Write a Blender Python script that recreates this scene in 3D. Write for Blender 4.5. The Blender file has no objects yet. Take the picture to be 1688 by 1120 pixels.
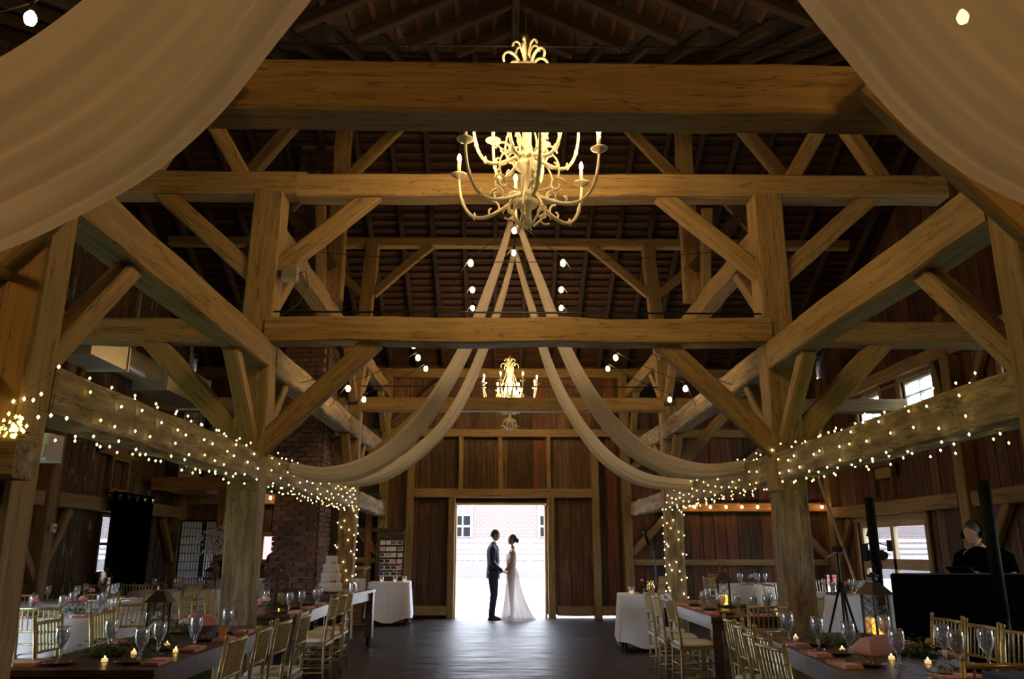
import bpy, math, random
from mathutils import Vector, Matrix
R = math.radians
rnd = random.Random(7)
S = bpy.context.scene
COL = S.collection

# ---------------------------------------------------------------- camera, sky, sun, exposure
CAMP = Vector((-0.217, 0.0, 1.45)); FPX = 1313.0; PITCH = R(14.7); YAW = R(0.96)
cd = bpy.data.cameras.new('camera'); cam = bpy.data.objects.new('camera', cd); COL.objects.link(cam)
cd.sensor_width = 36; cd.lens = FPX / 1688 * 36; cd.clip_start = 0.05; cd.clip_end = 300
cam.location = CAMP; cam.rotation_euler = (R(90) + PITCH, 0, -YAW); S.camera = cam
S.view_settings.view_transform = 'Standard'; S.view_settings.look = 'None'
S.view_settings.gamma = 1; S.view_settings.use_curve_mapping = False
S.view_settings.exposure = 0.0
w = bpy.data.worlds.new('sky'); S.world = w; w.use_nodes = True
bg = w.node_tree.nodes['Background']; bg.inputs[0].default_value = (0.77, 0.85, 1.0, 1); bg.inputs[1].default_value = 16.5
sl = bpy.data.lights.new('sun', 'SUN'); sl.energy = 12; sl.angle = R(1.0); sl.color = (1, 0.95, 0.86)
so = bpy.data.objects.new('sun', sl); COL.objects.link(so)
so.rotation_euler = Vector((0.5, 0.05, -0.86)).to_track_quat('-Z', 'Y').to_euler()
def lamp(loc, power, color=(1, 0.56, 0.18), rad=0.12):
    l = bpy.data.lights.new('unseen_lamp', 'POINT'); l.energy = power; l.color = color; l.shadow_soft_size = rad
    o = bpy.data.objects.new('unseen_lamp', l); o.location = loc; COL.objects.link(o); return o
# unseen warm string-light stand-ins behind the photographer; strong side pair added to brighten drapes
for lx, ly, lz, lp in [(-2.3, -1.2, 3.8, 10), (2.3, -1.2, 3.8, 10), (0, -3.2, 4.4, 20), (-3.6, 1.6, 3.2, 80), (3.6, 1.6, 3.2, 80)]:
    lamp((lx, ly, lz), lp)
def portal(loc, rot, sx, sy):
    l = bpy.data.lights.new('sky_portal', 'AREA'); l.shape = 'RECTANGLE'; l.size = sx; l.size_y = sy; l.cycles.is_portal = True
    o = bpy.data.objects.new('sky_portal', l); o.location = loc; o.rotation_euler = rot; COL.objects.link(o)
try:
    S.cycles.use_denoising = True; S.cycles.max_bounces = 8; S.cycles.transparent_max_bounces = 12
    S.cycles.sample_clamp_indirect = 4.0; S.cycles.use_light_tree = True; S.cycles.caustics_reflective = False; S.cycles.caustics_refractive = False
except Exception: pass

def at(px, py, Y):
    """world point seen at photo pixel (px,py) on the plane y=Y"""
    v = Vector(((px - 844) / FPX, (560 - py) / FPX, -1.0)); v.rotate(cam.rotation_euler)
    return CAMP + v * (Y / v.y)
def atz(px, py, Z):
    v = Vector(((px - 844) / FPX, (560 - py) / FPX, -1.0)); v.rotate(cam.rotation_euler)
    return CAMP + v * ((Z - 1.45) / v.z)

# ---------------------------------------------------------------- materials
MATS = {}
def newmat(name):
    m = bpy.data.materials.new(name); m.use_nodes = True; nt = m.node_tree
    return m, nt, nt.nodes, nt.links, nt.nodes['Principled BSDF']
def plain(name, col, rough=0.6, metal=0.0, emit=None, estr=0, spec=None, bump=0, bscale=40, trans=0):
    m, nt, N, L, P = newmat(name)
    P.inputs['Base Color'].default_value = (*col, 1); P.inputs['Roughness'].default_value = rough; P.inputs['Metallic'].default_value = metal
    if emit: P.inputs['Emission Color'].default_value = (*emit, 1); P.inputs['Emission Strength'].default_value = estr
    if spec is not None: P.inputs['Specular IOR Level'].default_value = spec
    if trans: P.inputs['Transmission Weight'].default_value = trans
    tc = N.new('ShaderNodeTexCoord'); nz = N.new('ShaderNodeTexNoise'); nz.inputs['Scale'].default_value = bscale * .5; nz.inputs['Detail'].default_value = 3
    L.new(tc.outputs['Object'], nz.inputs['Vector'])
    if not emit:
        mx = N.new('ShaderNodeMix'); mx.data_type = 'RGBA'
        mx.inputs['A'].default_value = (*[c * .82 for c in col], 1); mx.inputs['B'].default_value = (*[min(1, c * 1.12) for c in col], 1)
        L.new(nz.outputs[0], mx.inputs['Factor']); L.new(mx.outputs['Result'], P.inputs['Base Color'])
    if bump:
        b = N.new('ShaderNodeBump'); b.inputs['Strength'].default_value = bump; b.inputs['Distance'].default_value = .01
        L.new(nz.outputs[0], b.inputs['Height']); L.new(b.outputs[0], P.inputs['Normal'])
    MATS[name] = m; return m
def ramp(N, stops):
    r = N.new('ShaderNodeValToRGB'); e = r.color_ramp.elements
    while len(e) < len(stops): e.new(0.5)
    for i, (p, c) in enumerate(stops): e[i].position = p; e[i].color = (*c, 1)
    return r
def wood(name, dark, mid, light, stretch=(0.6, 9, 9), rough=0.75, var=0.35, bump=0.5, patch=None, spec=0.3, cracks=0.5):
    """grain runs along local X; colour varies per piece"""
    m, nt, N, L, P = newmat(name)
    tc = N.new('ShaderNodeTexCoord'); oi = N.new('ShaderNodeObjectInfo')
    mp = N.new('ShaderNodeMapping'); mp.inputs['Scale'].default_value = stretch
    cx = N.new('ShaderNodeCombineXYZ'); mu = N.new('ShaderNodeMath'); mu.operation = 'MULTIPLY'; mu.inputs[1].default_value = 37.0
    L.new(oi.outputs['Random'], mu.inputs[0]); L.new(mu.outputs[0], cx.inputs[0]); L.new(mu.outputs[0], cx.inputs[1])
    ad = N.new('ShaderNodeVectorMath'); ad.operation = 'ADD'
    L.new(tc.outputs['Object'], ad.inputs[0]); L.new(cx.outputs[0], ad.inputs[1]); L.new(ad.outputs[0], mp.inputs['Vector'])
    n1 = N.new('ShaderNodeTexNoise'); n1.inputs['Scale'].default_value = 2.2; n1.inputs['Detail'].default_value = 7; n1.inputs['Roughness'].default_value = .62
    L.new(mp.outputs[0], n1.inputs['Vector'])
    rp = ramp(N, [(0.28, dark), (0.5, mid), (0.72, light)]); L.new(n1.outputs[0], rp.inputs[0])
    out = rp.outputs[0]
    # cracks
    n2 = N.new('ShaderNodeTexNoise'); n2.inputs['Scale'].default_value = 1.6; n2.inputs['Detail'].default_value = 3
    L.new(mp.outputs[0], n2.inputs['Vector'])
    r2 = ramp(N, [(0.485, (1, 1, 1)), (0.5, (1 - cracks,) * 3), (0.515, (1, 1, 1))]); L.new(n2.outputs[0], r2.inputs[0])
    mm = N.new('ShaderNodeMix'); mm.data_type = 'RGBA'; mm.blend_type = 'MULTIPLY'; mm.inputs['Factor'].default_value = 1
    L.new(out, mm.inputs['A']); L.new(r2.outputs[0], mm.inputs['B']); out = mm.outputs['Result']
    if patch:
        n3 = N.new('ShaderNodeTexNoise'); n3.inputs['Scale'].default_value = patch[1]; n3.inputs['Detail'].default_value = 6; n3.inputs['Roughness'].default_value = .7
        mp3 = N.new('ShaderNodeMapping'); mp3.inputs['Scale'].default_value = patch[3] if len(patch) > 3 else (1, 2, 2)
        L.new(ad.outputs[0], mp3.inputs['Vector']); L.new(mp3.outputs[0], n3.inputs['Vector'])
        r3 = ramp(N, [(patch[2], (0, 0, 0)), (patch[2] + .07, (1, 1, 1))]); L.new(n3.outputs[0], r3.inputs[0])
        m3 = N.new('ShaderNodeMix'); m3.data_type = 'RGBA'; m3.inputs['B'].default_value = (*patch[0], 1)
        L.new(r3.outputs[0], m3.inputs['Factor']); L.new(out, m3.inputs['A']); out = m3.outputs['Result']
    hs = N.new('ShaderNodeHueSaturation'); mr = N.new('ShaderNodeMapRange'); mr.inputs['To Min'].default_value = 1 - var; mr.inputs['To Max'].default_value = 1 + var
    L.new(oi.outputs['Random'], mr.inputs['Value']); L.new(mr.outputs[0], hs.inputs['Value']); L.new(out, hs.inputs['Color'])
    L.new(hs.outputs[0], P.inputs['Base Color']); P.inputs['Roughness'].default_value = rough; P.inputs['Specular IOR Level'].default_value = spec
    b = N.new('ShaderNodeBump'); b.inputs['Strength'].default_value = bump; b.inputs['Distance'].default_value = .02
    L.new(n1.outputs[0], b.inputs['Height']); L.new(b.outputs[0], P.inputs['Normal'])
    MATS[name] = m; return m
wood('timber', (.17, .112, .045), (.245, .158, .064), (.31, .21, .092), stretch=(.5, 9, 9), var=.12, bump=.4, patch=((.13, .085, .035), 2.2, .60, (.35, 4, 4)), cracks=.6)
wood('hewn', (.10, .072, .036), (.23, .170, .090), (.40, .32, .21), stretch=(.9, 6, 6), var=.12, bump=1.0, patch=((.09, .065, .04), 4.0, .60, (.6, 3, 3)), cracks=.6)
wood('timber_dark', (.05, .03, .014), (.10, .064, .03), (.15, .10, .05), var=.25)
wood('plank', (.038, .020, .010), (.095, .052, .028), (.155, .09, .052), stretch=(.8, 8, 8), var=.45, patch=((.05, .035, .028), 1.3, .56, (.6, 2, 2)))
wood('plank_red', (.045, .016, .009), (.105, .040, .022), (.16, .065, .035), stretch=(.8, 8, 8), var=.4, patch=((.06, .045, .04), 1.3, .57, (.6, 2, 2)))
wood('plank_peel', (.035, .022, .014), (.085, .055, .035), (.14, .10, .07), stretch=(.8, 8, 8), var=.35, patch=((.34, .30, .25), 2.0, .57, (1, 3, 3)))
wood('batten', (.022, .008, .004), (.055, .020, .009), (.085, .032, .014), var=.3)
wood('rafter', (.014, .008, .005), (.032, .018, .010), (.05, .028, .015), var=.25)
wood('table_wood', (.030, .016, .010), (.070, .038, .024), (.11, .065, .042), stretch=(1, 12, 12), rough=.34, var=.12, bump=.15, spec=.5, cracks=.3)
wood('cart_wood', (.03, .010, .006), (.07, .022, .012), (.11, .038, .02), rough=.35, var=.1, bump=.2, spec=.5)
wood('light_wood', (.25, .17, .09), (.42, .30, .17), (.52, .39, .24), var=.1)
wood('loft_wood', (.16, .075, .025), (.30, .15, .055), (.42, .22, .09), var=.1)
plain('gold', (.42, .33, .15), rough=.34, metal=.55, spec=.5)
plain('ivory_cloth', (.76, .78, .80), rough=.9, bump=.3, bscale=120)
plain('cloth', (.80, .84, .90), rough=.92, bump=.25, bscale=150)
plain('cloth_cream', (.82, .78, .68), rough=.92, bump=.25, bscale=150)
plain('napkin', (.62, .34, .34), rough=.9, bump=.3, bscale=150)
plain('black', (.004, .004, .005), rough=.75, spec=.15)
plain('black_cloth', (.0022, .0024, .003), rough=1.0, spec=.0)
plain('black_metal', (.02, .02, .022), rough=.35, metal=.7)
plain('lantern_metal', (.06, .045, .035), rough=.45, metal=.7)
plain('chrome', (.75, .75, .78), rough=.12, metal=1)
plain('fence_out', (.25, .26, .28), rough=.8)
plain('duct', (.46, .42, .33), rough=.34, metal=.75)
plain('iron_cream', (.78, .70, .52), rough=.5, bump=.4, bscale=60)
plain('wax', (.85, .75, .55), rough=.6, emit=(1, .62, .22), estr=.9)
plain('wax_dim', (.62, .50, .30), rough=.6)
plain('amber', (1, .6, .1), rough=.5, emit=(1, .42, .04), estr=3.0)
plain('flame', (1, .8, .3), emit=(1, .72, .12), estr=14)
plain('bulb', (1, .9, .7), rough=.3, emit=(1, .60, .22), estr=95)
plain('bulb_wall', (1, .9, .7), rough=.3, emit=(1, .58, .22), estr=34)
plain('candle_bulb', (1, .9, .7), rough=.3, emit=(1, .64, .26), estr=900)
plain('fairy', (1, .9, .6), rough=.3, emit=(1, .74, .33), estr=13)
plain('fairy_amber', (1, .8, .3), rough=.3, emit=(1, .66, .10), estr=14)
plain('candle_sleeve', (.86, .78, .62), rough=.6)
plain('wire', (.015, .012, .01), rough=.6)
plain('copper_wire', (.16, .11, .06), rough=.5)
plain('leaf', (.05, .12, .03), rough=.55)
plain('leaf_pale', (.14, .22, .09), rough=.55)
plain('petal_pink', (.70, .30, .28), rough=.7)
plain('petal_white', (.72, .68, .60), rough=.8)
plain('petal_orange', (.75, .30, .06), rough=.7)
plain('plate', (.10, .06, .05), rough=.3)
plain('plate_white', (.7, .7, .7), rough=.25)
plain('salad', (.12, .16, .04), rough=.6)
plain('cake', (.62, .56, .48), rough=.8, bump=1, bscale=30)
plain('berry', (.12, .02, .03), rough=.3)
plain('skin', (.40, .22, .15), rough=.55)
plain('hair_dark', (.025, .014, .009), rough=.6)
plain('suit', (.018, .032, .075), rough=.8)
plain('shirt', (.75, .75, .78), rough=.8)
plain('shoe', (.06, .02, .012), rough=.3)
plain('paper', (.75, .75, .75), rough=.6)
plain('white_paint', (.62, .64, .66), rough=.5)
plain('mortar', (.22, .19, .17), rough=.95, bump=.8)
plain('concrete_out', (.62, .60, .56), rough=.9)
plain('stone_out', (.090, .084, .085), rough=.9)
plain('red_barn', (.40, .10, .09), rough=.9)
plain('silver_vase', (.7, .6, .55), rough=.15, metal=1)
plain('blue_cup', (.05, .06, .35), rough=.4)
plain('gold_bright', (.85, .62, .25), rough=.18, metal=1)
plain('screen_glow', (.2, .4, .9), emit=(.25, .5, 1), estr=1.6)
plain('grass_out', (.12, .22, .06), rough=.9)
plain('wicker', (.10, .10, .16), rough=.8, bump=1, bscale=60)
def brickmat():
    m, nt, N, L, P = newmat('brick'); oi = N.new('ShaderNodeObjectInfo'); tc = N.new('ShaderNodeTexCoord')
    nz = N.new('ShaderNodeTexNoise'); nz.inputs['Scale'].default_value = 7; nz.inputs['Detail'].default_value = 5
    L.new(tc.outputs['Object'], nz.inputs['Vector'])
    r = ramp(N, [(0.3, (.055, .027, .021)), (0.55, (.12, .052, .038)), (0.8, (.19, .09, .065))])
    a = N.new('ShaderNodeMath'); a.operation = 'ADD'; s = N.new('ShaderNodeMath'); s.operation = 'MULTIPLY_ADD'; s.inputs[1].default_value = .4; s.inputs[2].default_value = -.2
    L.new(oi.outputs['Random'], s.inputs[0]); L.new(nz.outputs[0], a.inputs[0]); L.new(s.outputs[0], a.inputs[1]); L.new(a.outputs[0], r.inputs[0])
    L.new(r.outputs[0], P.inputs['Base Color']); P.inputs['Roughness'].default_value = .9
    b = N.new('ShaderNodeBump'); b.inputs['Strength'].default_value = .6; b.inputs['Distance'].default_value = .01; L.new(nz.outputs[0], b.inputs['Height']); L.new(b.outputs[0], P.inputs['Normal'])
    MATS['brick'] = m
brickmat()
def brick_out():
    m, nt, N, L, P = newmat('brick_out'); tc = N.new('ShaderNodeTexCoord'); mp = N.new('ShaderNodeMapping'); mp.inputs['Rotation'].default_value = (R(90), 0, 0)
    bt = N.new('ShaderNodeTexBrick'); bt.inputs['Scale'].default_value = 1; bt.inputs['Brick Width'].default_value = .34; bt.inputs['Row Height'].default_value = .12; bt.inputs['Mortar Size'].default_value = .02
    bt.inputs['Color1'].default_value = (.108, .072, .066, 1); bt.inputs['Color2'].default_value = (.092, .064, .06, 1); bt.inputs['Mortar'].default_value = (.15, .145, .145, 1)
    L.new(tc.outputs['Object'], mp.inputs[0]); L.new(mp.outputs[0], bt.inputs['Vector']); L.new(bt.outputs[0], P.inputs['Base Color']); P.inputs['Roughness'].default_value = .9
    MATS['brick_out'] = m
brick_out()
def floormat():
    m, nt, N, L, P = newmat('floor_boards'); tc = N.new('ShaderNodeTexCoord')
    mp = N.new('ShaderNodeMapping'); mp.inputs['Scale'].default_value = (.8, 4.5, 1); L.new(tc.outputs['Object'], mp.inputs[0])
    n1 = N.new('ShaderNodeTexNoise'); n1.inputs['Scale'].default_value = 1.5; n1.inputs['Detail'].default_value = 9; n1.inputs['Roughness'].default_value = .65; L.new(mp.outputs[0], n1.inputs['Vector'])
    r = ramp(N, [(0.3, (.018, .013, .012)), (0.5, (.040, .030, .028)), (0.72, (.085, .066, .060))]); L.new(n1.outputs[0], r.inputs[0])
    n2 = N.new('ShaderNodeTexNoise'); n2.inputs['Scale'].default_value = 3.0; n2.inputs['Detail'].default_value = 6; L.new(tc.outputs['Object'], n2.inputs['Vector'])
    mx = N.new('ShaderNodeMix'); mx.data_type = 'RGBA'; mx.blend_type = 'MULTIPLY'; mx.inputs['Factor'].default_value = .5
    L.new(r.outputs[0], mx.inputs['A']); L.new(n2.outputs[0], mx.inputs['B']); L.new(mx.outputs['Result'], P.inputs['Base Color'])
    mr = N.new('ShaderNodeMapRange'); mr.inputs['From Min'].default_value = .3; mr.inputs['From Max'].default_value = .7; mr.inputs['To Min'].default_value = .24; mr.inputs['To Max'].default_value = .58
    L.new(n1.outputs[0], mr.inputs['Value']); L.new(mr.outputs[0], P.inputs['Roughness']); P.inputs['Specular IOR Level'].default_value = .13
    b = N.new('ShaderNodeBump'); b.inputs['Strength'].default_value = .25; b.inputs['Distance'].default_value = .01; L.new(n1.outputs[0], b.inputs['Height']); L.new(b.outputs[0], P.inputs['Normal'])
    MATS['floor_boards'] = m
floormat()
def glassmat(name, tint, tr, rough=.03, diff=.1):
    m, nt, N, L, P = newmat(name); N.remove(P); o = N['Material Output']
    t = N.new('ShaderNodeBsdfTransparent'); t.inputs[0].default_value = (*tint, 1)
    g = N.new('ShaderNodeBsdfGlossy'); g.inputs['Roughness'].default_value = rough
    d = N.new('ShaderNodeBsdfDiffuse'); d.inputs[0].default_value = (.7, .75, .8, 1)
    lw = N.new('ShaderNodeLayerWeight'); lw.inputs[0].default_value = .25
    a = N.new('ShaderNodeMixShader'); b = N.new('ShaderNodeMixShader'); b.inputs[0].default_value = diff
    mr = N.new('ShaderNodeMapRange'); mr.inputs['To Min'].default_value = 1 - tr; mr.inputs['To Max'].default_value = .9
    L.new(lw.outputs['Facing'], mr.inputs['Value']); L.new(mr.outputs[0], a.inputs[0]); L.new(t.outputs[0], a.inputs[1]); L.new(g.outputs[0], a.inputs[2])
    L.new(a.outputs[0], b.inputs[1]); L.new(d.outputs[0], b.inputs[2]); L.new(b.outputs[0], o.inputs[0]); MATS[name] = m
glassmat('glass', (.97, .98, 1), .88, diff=.10); glassmat('window_glass', (.97, .98, 1), .95, diff=.0); glassmat('water', (.9, .95, 1), .8, diff=.22)
def sheer(name, col, tw, transp):
    m, nt, N, L, P = newmat(name); N.remove(P); o = N['Material Output']
    d = N.new('ShaderNodeBsdfDiffuse'); t = N.new('ShaderNodeBsdfTranslucent'); x = N.new('ShaderNodeBsdfTransparent')
    tc = N.new('ShaderNodeTexCoord'); nz = N.new('ShaderNodeTexNoise'); nz.inputs['Scale'].default_value = 3; L.new(tc.outputs['Object'], nz.inputs['Vector'])
    mx = N.new('ShaderNodeMix'); mx.data_type = 'RGBA'; mx.inputs['A'].default_value = (*[c * .9 for c in col], 1); mx.inputs['B'].default_value = (*col, 1); L.new(nz.outputs[0], mx.inputs['Factor'])
    L.new(mx.outputs['Result'], d.inputs[0]); L.new(mx.outputs['Result'], t.inputs[0])
    a = N.new('ShaderNodeMixShader'); a.inputs[0].default_value = tw; b = N.new('ShaderNodeMixShader'); b.inputs[0].default_value = transp
    L.new(d.outputs[0], a.inputs[1]); L.new(t.outputs[0], a.inputs[2]); L.new(a.outputs[0], b.inputs[1]); L.new(x.outputs[0], b.inputs[2]); L.new(b.outputs[0], o.inputs[0]); MATS[name] = m
sheer('drape', (.80, .70, .68), .45, .03); sheer('swag', (.82, .76, .72), .4, .02); sheer('gown', (.84, .80, .80), .45, .12); sheer('paper_screen', (.86, .83, .82), .45, 0)

# ---------------------------------------------------------------- mesh building
class MB:
    def __init__(s): s.v = []; s.f = []; s.mi = []; s.cur = 0
    def add(s, vs, fs):
        b = len(s.v); s.v += [tuple(v) for v in vs]; s.f += [tuple(i + b for i in f) for f in fs]; s.mi += [s.cur] * len(fs); return s
    def box(s, c, d, m=None):
        x, y, z = [k / 2 for k in d]
        vs = [Vector((a * x, b * y, e * z)) for a in (-1, 1) for b in (-1, 1) for e in (-1, 1)]
        if m is not None: vs = [m @ v for v in vs]
        vs = [v + Vector(c) for v in vs]
        return s.add(vs, [(0, 1, 3, 2), (4, 6, 7, 5), (0, 4, 5, 1), (2, 3, 7, 6), (0, 2, 6, 4), (1, 5, 7, 3)])
    def tube(s, pts, rad, n=8, closed=False, cap=True, flat=1.0):
        pts = [Vector(p) for p in pts]; k = len(pts)
        if not hasattr(rad, '__len__'): rad = [rad] * k
        vs = []; t0 = None; u = None
        for i, p in enumerate(pts):
            t = (pts[min(i + 1, k - 1)] - pts[max(i - 1, 0)])
            if closed: t = pts[(i + 1) % k] - pts[i - 1]
            t = t.normalized() if t.length > 1e-9 else Vector((0, 0, 1))
            if u is None:
                a = Vector((0, 0, 1)) if abs(t.z) < .9 else Vector((1, 0, 0)); u = (a - t * a.dot(t)).normalized()
            else:
                u = u - t * u.dot(t); u = u.normalized() if u.length > 1e-6 else t.orthogonal().normalized()
            w_ = t.cross(u)
            for j in range(n):
                a = 2 * math.pi * j / n; vs.append(p + (u * math.cos(a) + w_ * math.sin(a) * flat) * rad[i])
        fs = []
        for i in range(k if closed else k - 1):
            i2 = (i + 1) % k
            for j in range(n): fs.append((i * n + j, i * n + (j + 1) % n, i2 * n + (j + 1) % n, i2 * n + j))
        if cap and not closed: fs.append(tuple(range(n - 1, -1, -1))); fs.append(tuple(range((k - 1) * n, k * n)))
        return s.add(vs, fs)
    def lathe(s, prof, n=14, c=(0, 0, 0), cap=True, ripple=0, rn=0):
        vs = []; c = Vector(c)
        for q, (r, z) in enumerate(prof):
            for j in range(n):
                a = 2 * math.pi * j / n; rr = r * (1 + ripple * math.sin(a * rn))
                vs.append(c + Vector((rr * math.cos(a), rr * math.sin(a), z)))
        fs = [(i * n + j, i * n + (j + 1) % n, (i + 1) * n + (j + 1) % n, (i + 1) * n + j) for i in range(len(prof) - 1) for j in range(n)]
        if cap: fs.append(tuple(range(n - 1, -1, -1))); k = (len(prof) - 1) * n; fs.append(tuple(range(k, k + n)))
        return s.add(vs, fs)
    def ball(s, c, r, n=8, m=6, sc=(1, 1, 1)):
        return s.lathe_scaled([(r * math.sin(math.pi * i / m) + 1e-5, -r * math.cos(math.pi * i / m)) for i in range(m + 1)], n, c, sc)
    def lathe_scaled(s, prof, n, c, sc):
        c = Vector(c); vs = [c + Vector((r * math.cos(2 * math.pi * j / n) * sc[0], r * math.sin(2 * math.pi * j / n) * sc[1], z * sc[2])) for r, z in prof for j in range(n)]
        return s.add(vs, [(i * n + j, i * n + (j + 1) % n, (i + 1) * n + (j + 1) % n, (i + 1) * n + j) for i in range(len(prof) - 1) for j in range(n)])
    def octa(s, c, r, sz=1.3):
        c = Vector(c); d = [Vector(q) * r for q in ((1, 0, 0), (0, 1, 0), (-1, 0, 0), (0, -1, 0), (0, 0, sz), (0, 0, -sz))]
        return s.add([c + q for q in d], [(0, 1, 4), (1, 2, 4), (2, 3, 4), (3, 0, 4), (1, 0, 5), (2, 1, 5), (3, 2, 5), (0, 3, 5)])
    def rings(s, rs, n=16, cap=True, cut=None):
        """rs: (centre, rx, ry[, tilt]) ellipses stacked"""
        vs = []
        for r in rs:
            c = Vector(r[0]); q = Matrix.Rotation(r[3] if len(r) > 3 else 0, 3, 'X')
            for j in range(n):
                a = 2 * math.pi * j / n; vs.append(c + q @ Vector((math.cos(a) * r[1], math.sin(a) * r[2], 0)))
        fs = [(i * n + j, i * n + (j + 1) % n, (i + 1) * n + (j + 1) % n, (i + 1) * n + j) for i in range(len(rs) - 1) for j in range(n)]
        if cap: fs.append(tuple(range(n - 1, -1, -1))); k = (len(rs) - 1) * n; fs.append(tuple(range(k, k + n)))
        return s.add(vs, fs)
    def mesh(s, name, mats, smooth=False):
        me = bpy.data.meshes.new(name); me.from_pydata(s.v, [], s.f); me.update()
        for m in (mats if isinstance(mats, (list, tuple)) else [mats]): me.materials.append(MATS[m])
        if len(me.materials) > 1: me.polygons.foreach_set('material_index', s.mi)
        if smooth: me.polygons.foreach_set('use_smooth', [True] * len(me.polygons))
        return me
    def build(s, name, mats, parent=None, loc=(0, 0, 0), rot=(0, 0, 0), smooth=False, **k):
        return obj(name, s.mesh(name, mats, smooth), parent, loc, rot, **k)
def obj(name, me, parent=None, loc=(0, 0, 0), rot=(0, 0, 0), kind=None, label=None, cat=None, group=None, matrix=None):
    o = bpy.data.objects.new(name, me); COL.objects.link(o); o.parent = parent
    if matrix is not None: o.matrix_local = matrix
    else: o.location = loc; o.rotation_euler = rot
    if kind: o['kind'] = kind
    if label: o['label'] = label
    if cat: o['category'] = cat
    if group: o['group'] = group
    return o
def thing(name, label, cat, loc=(0, 0, 0), rz=0, group=None, kind=None):
    return obj(name, None, None, loc, (0, 0, rz), kind, label, cat, group)
def copy(src, loc, rz=0, label=None, group=None, rot=None):
    def cp(o, par):
        c = o.copy(); COL.objects.link(c); c.parent = par
        for ch in o.children: cp(ch, c)
        return c
    c = cp(src, None); c.location = loc; c.rotation_euler = rot if rot else (0, 0, rz)
    if label: c['label'] = label
    if group: c['group'] = group
    return c
def struct(name, label, cat='structure'):
    return thing(name, label, cat, kind='structure')
def frame_matrix(p0, p1, up=(0, 0, 1)):
    p0, p1 = Vector(p0), Vector(p1); x = (p1 - p0).normalized(); up = Vector(up)
    if abs(x.dot(up)) > .97: up = Vector((0, 1, 0))
    y = up.cross(x).normalized(); z = x.cross(y)
    m = Matrix((x, y, z)).transposed().to_4x4(); m.translation = p0; return m, (p1 - p0).length
def timber(name, p0, p1, wd, ht, parent, mat='timber', jit=.010, seg=.45, up=(0, 0, 1), ch=.018, label=None):
    """squared timber with chamfered, slightly wandering faces; local X runs along it"""
    m, ln = frame_matrix(p0, p1, up); k = max(1, int(ln / seg)) if jit else 1
    sec = [(-1, -1, 1, 0), (-1, -1, 0, 1), (1, -1, 0, 1), (1, -1, -1, 0)]
    vs = []; a, b = wd / 2, ht / 2; ch = min(ch, a * .4, b * .4)
    for i in range(k + 1):
        x = ln * i / k; oy = rnd.uniform(-jit, jit); oz = rnd.uniform(-jit, jit); sy = 1 + rnd.uniform(-jit, jit) * 2.5; sz = 1 + rnd.uniform(-jit, jit) * 2.5
        for yy, zz in ((-a, -b + ch), (-a + ch, -b), (a - ch, -b), (a, -b + ch), (a, b - ch), (a - ch, b), (-a + ch, b), (-a, b - ch)):
            vs.append((x, yy * sy + oy, zz * sz + oz))
    fs = [(i * 8 + j, (i + 1) * 8 + j, (i + 1) * 8 + (j + 1) % 8, i * 8 + (j + 1) % 8) for i in range(k) for j in range(8)]
    fs.append(tuple(range(8))); fs.append(tuple(range(k * 8 + 7, k * 8 - 1, -1)))
    mb = MB().add(vs, fs); return obj(name, mb.mesh(name, mat), parent, matrix=m, label=label)

# ---------------------------------------------------------------- shell: floor, roof, walls
XW = 7.2; YB = 18.0; RY = 11.15; RH = 8.9; SL = .5
fl = MB().box((0, 6.5, -.1), (2 * XW + .6, 23.3, .2)).build('floor', 'floor_boards', kind='structure', label='dark scuffed glossy barn floor', cat='floor')
roof = struct('ceiling', 'dark open barn roof of rafters and red-brown battens', 'ceiling')
e = 7.5; nb = 1 / math.sqrt(1 + SL * SL)
def slab(poly, off):
    mb = MB(); n = len(poly); a = [Vector(p) + Vector((0, 0, off)) for p in poly]; b = [p + Vector((0, 0, .06)) for p in a]
    mb.add(a + b, [tuple(range(n)), tuple(range(2 * n - 1, n - 1, -1))] + [(i, (i + 1) % n, (i + 1) % n + n, i + n) for i in range(n)])
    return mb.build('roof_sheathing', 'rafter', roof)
zb = lambda y: RH - SL * abs(y - RY)
slab([(-e, RY, RH), (e, RY, RH), (e, YB + .5, zb(YB + .5)), (-e, YB + .5, zb(YB + .5))], .17)
for s in (-1, 1):
    slab([(0, RY, RH), (s * e, RY, RH), (s * e, RY - e, RH - SL * e)], .17)
    slab([(0, RY, RH), (s * e, RY - e, RH - SL * e), (s * e, -5.2, RH - SL * e), (0, -5.2, RH)], .17)
y = RY + .1
while y < YB + .3:                                   # battens of the far slope
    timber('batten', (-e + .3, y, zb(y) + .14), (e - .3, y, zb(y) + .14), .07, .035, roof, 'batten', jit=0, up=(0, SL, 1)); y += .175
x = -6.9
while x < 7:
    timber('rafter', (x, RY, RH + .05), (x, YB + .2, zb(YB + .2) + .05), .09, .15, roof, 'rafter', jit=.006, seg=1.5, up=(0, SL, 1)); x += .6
for s in (-1, 1):
    d = .3
    while d < e - .1:                                # near slopes of the cross roof
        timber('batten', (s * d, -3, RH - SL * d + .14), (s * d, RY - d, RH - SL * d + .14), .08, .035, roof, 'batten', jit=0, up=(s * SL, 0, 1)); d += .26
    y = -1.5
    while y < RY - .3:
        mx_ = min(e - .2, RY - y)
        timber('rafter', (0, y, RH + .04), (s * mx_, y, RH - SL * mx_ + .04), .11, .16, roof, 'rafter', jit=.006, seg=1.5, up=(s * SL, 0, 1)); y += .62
    d = .6
    while d < 7:
        timber('rafter', (s * d, RY, RH + .05), (s * d, RY - d, RH - SL * d + .05), .09, .15, roof, 'rafter', jit=0, up=(0, -SL, 1)); d += .6
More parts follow.
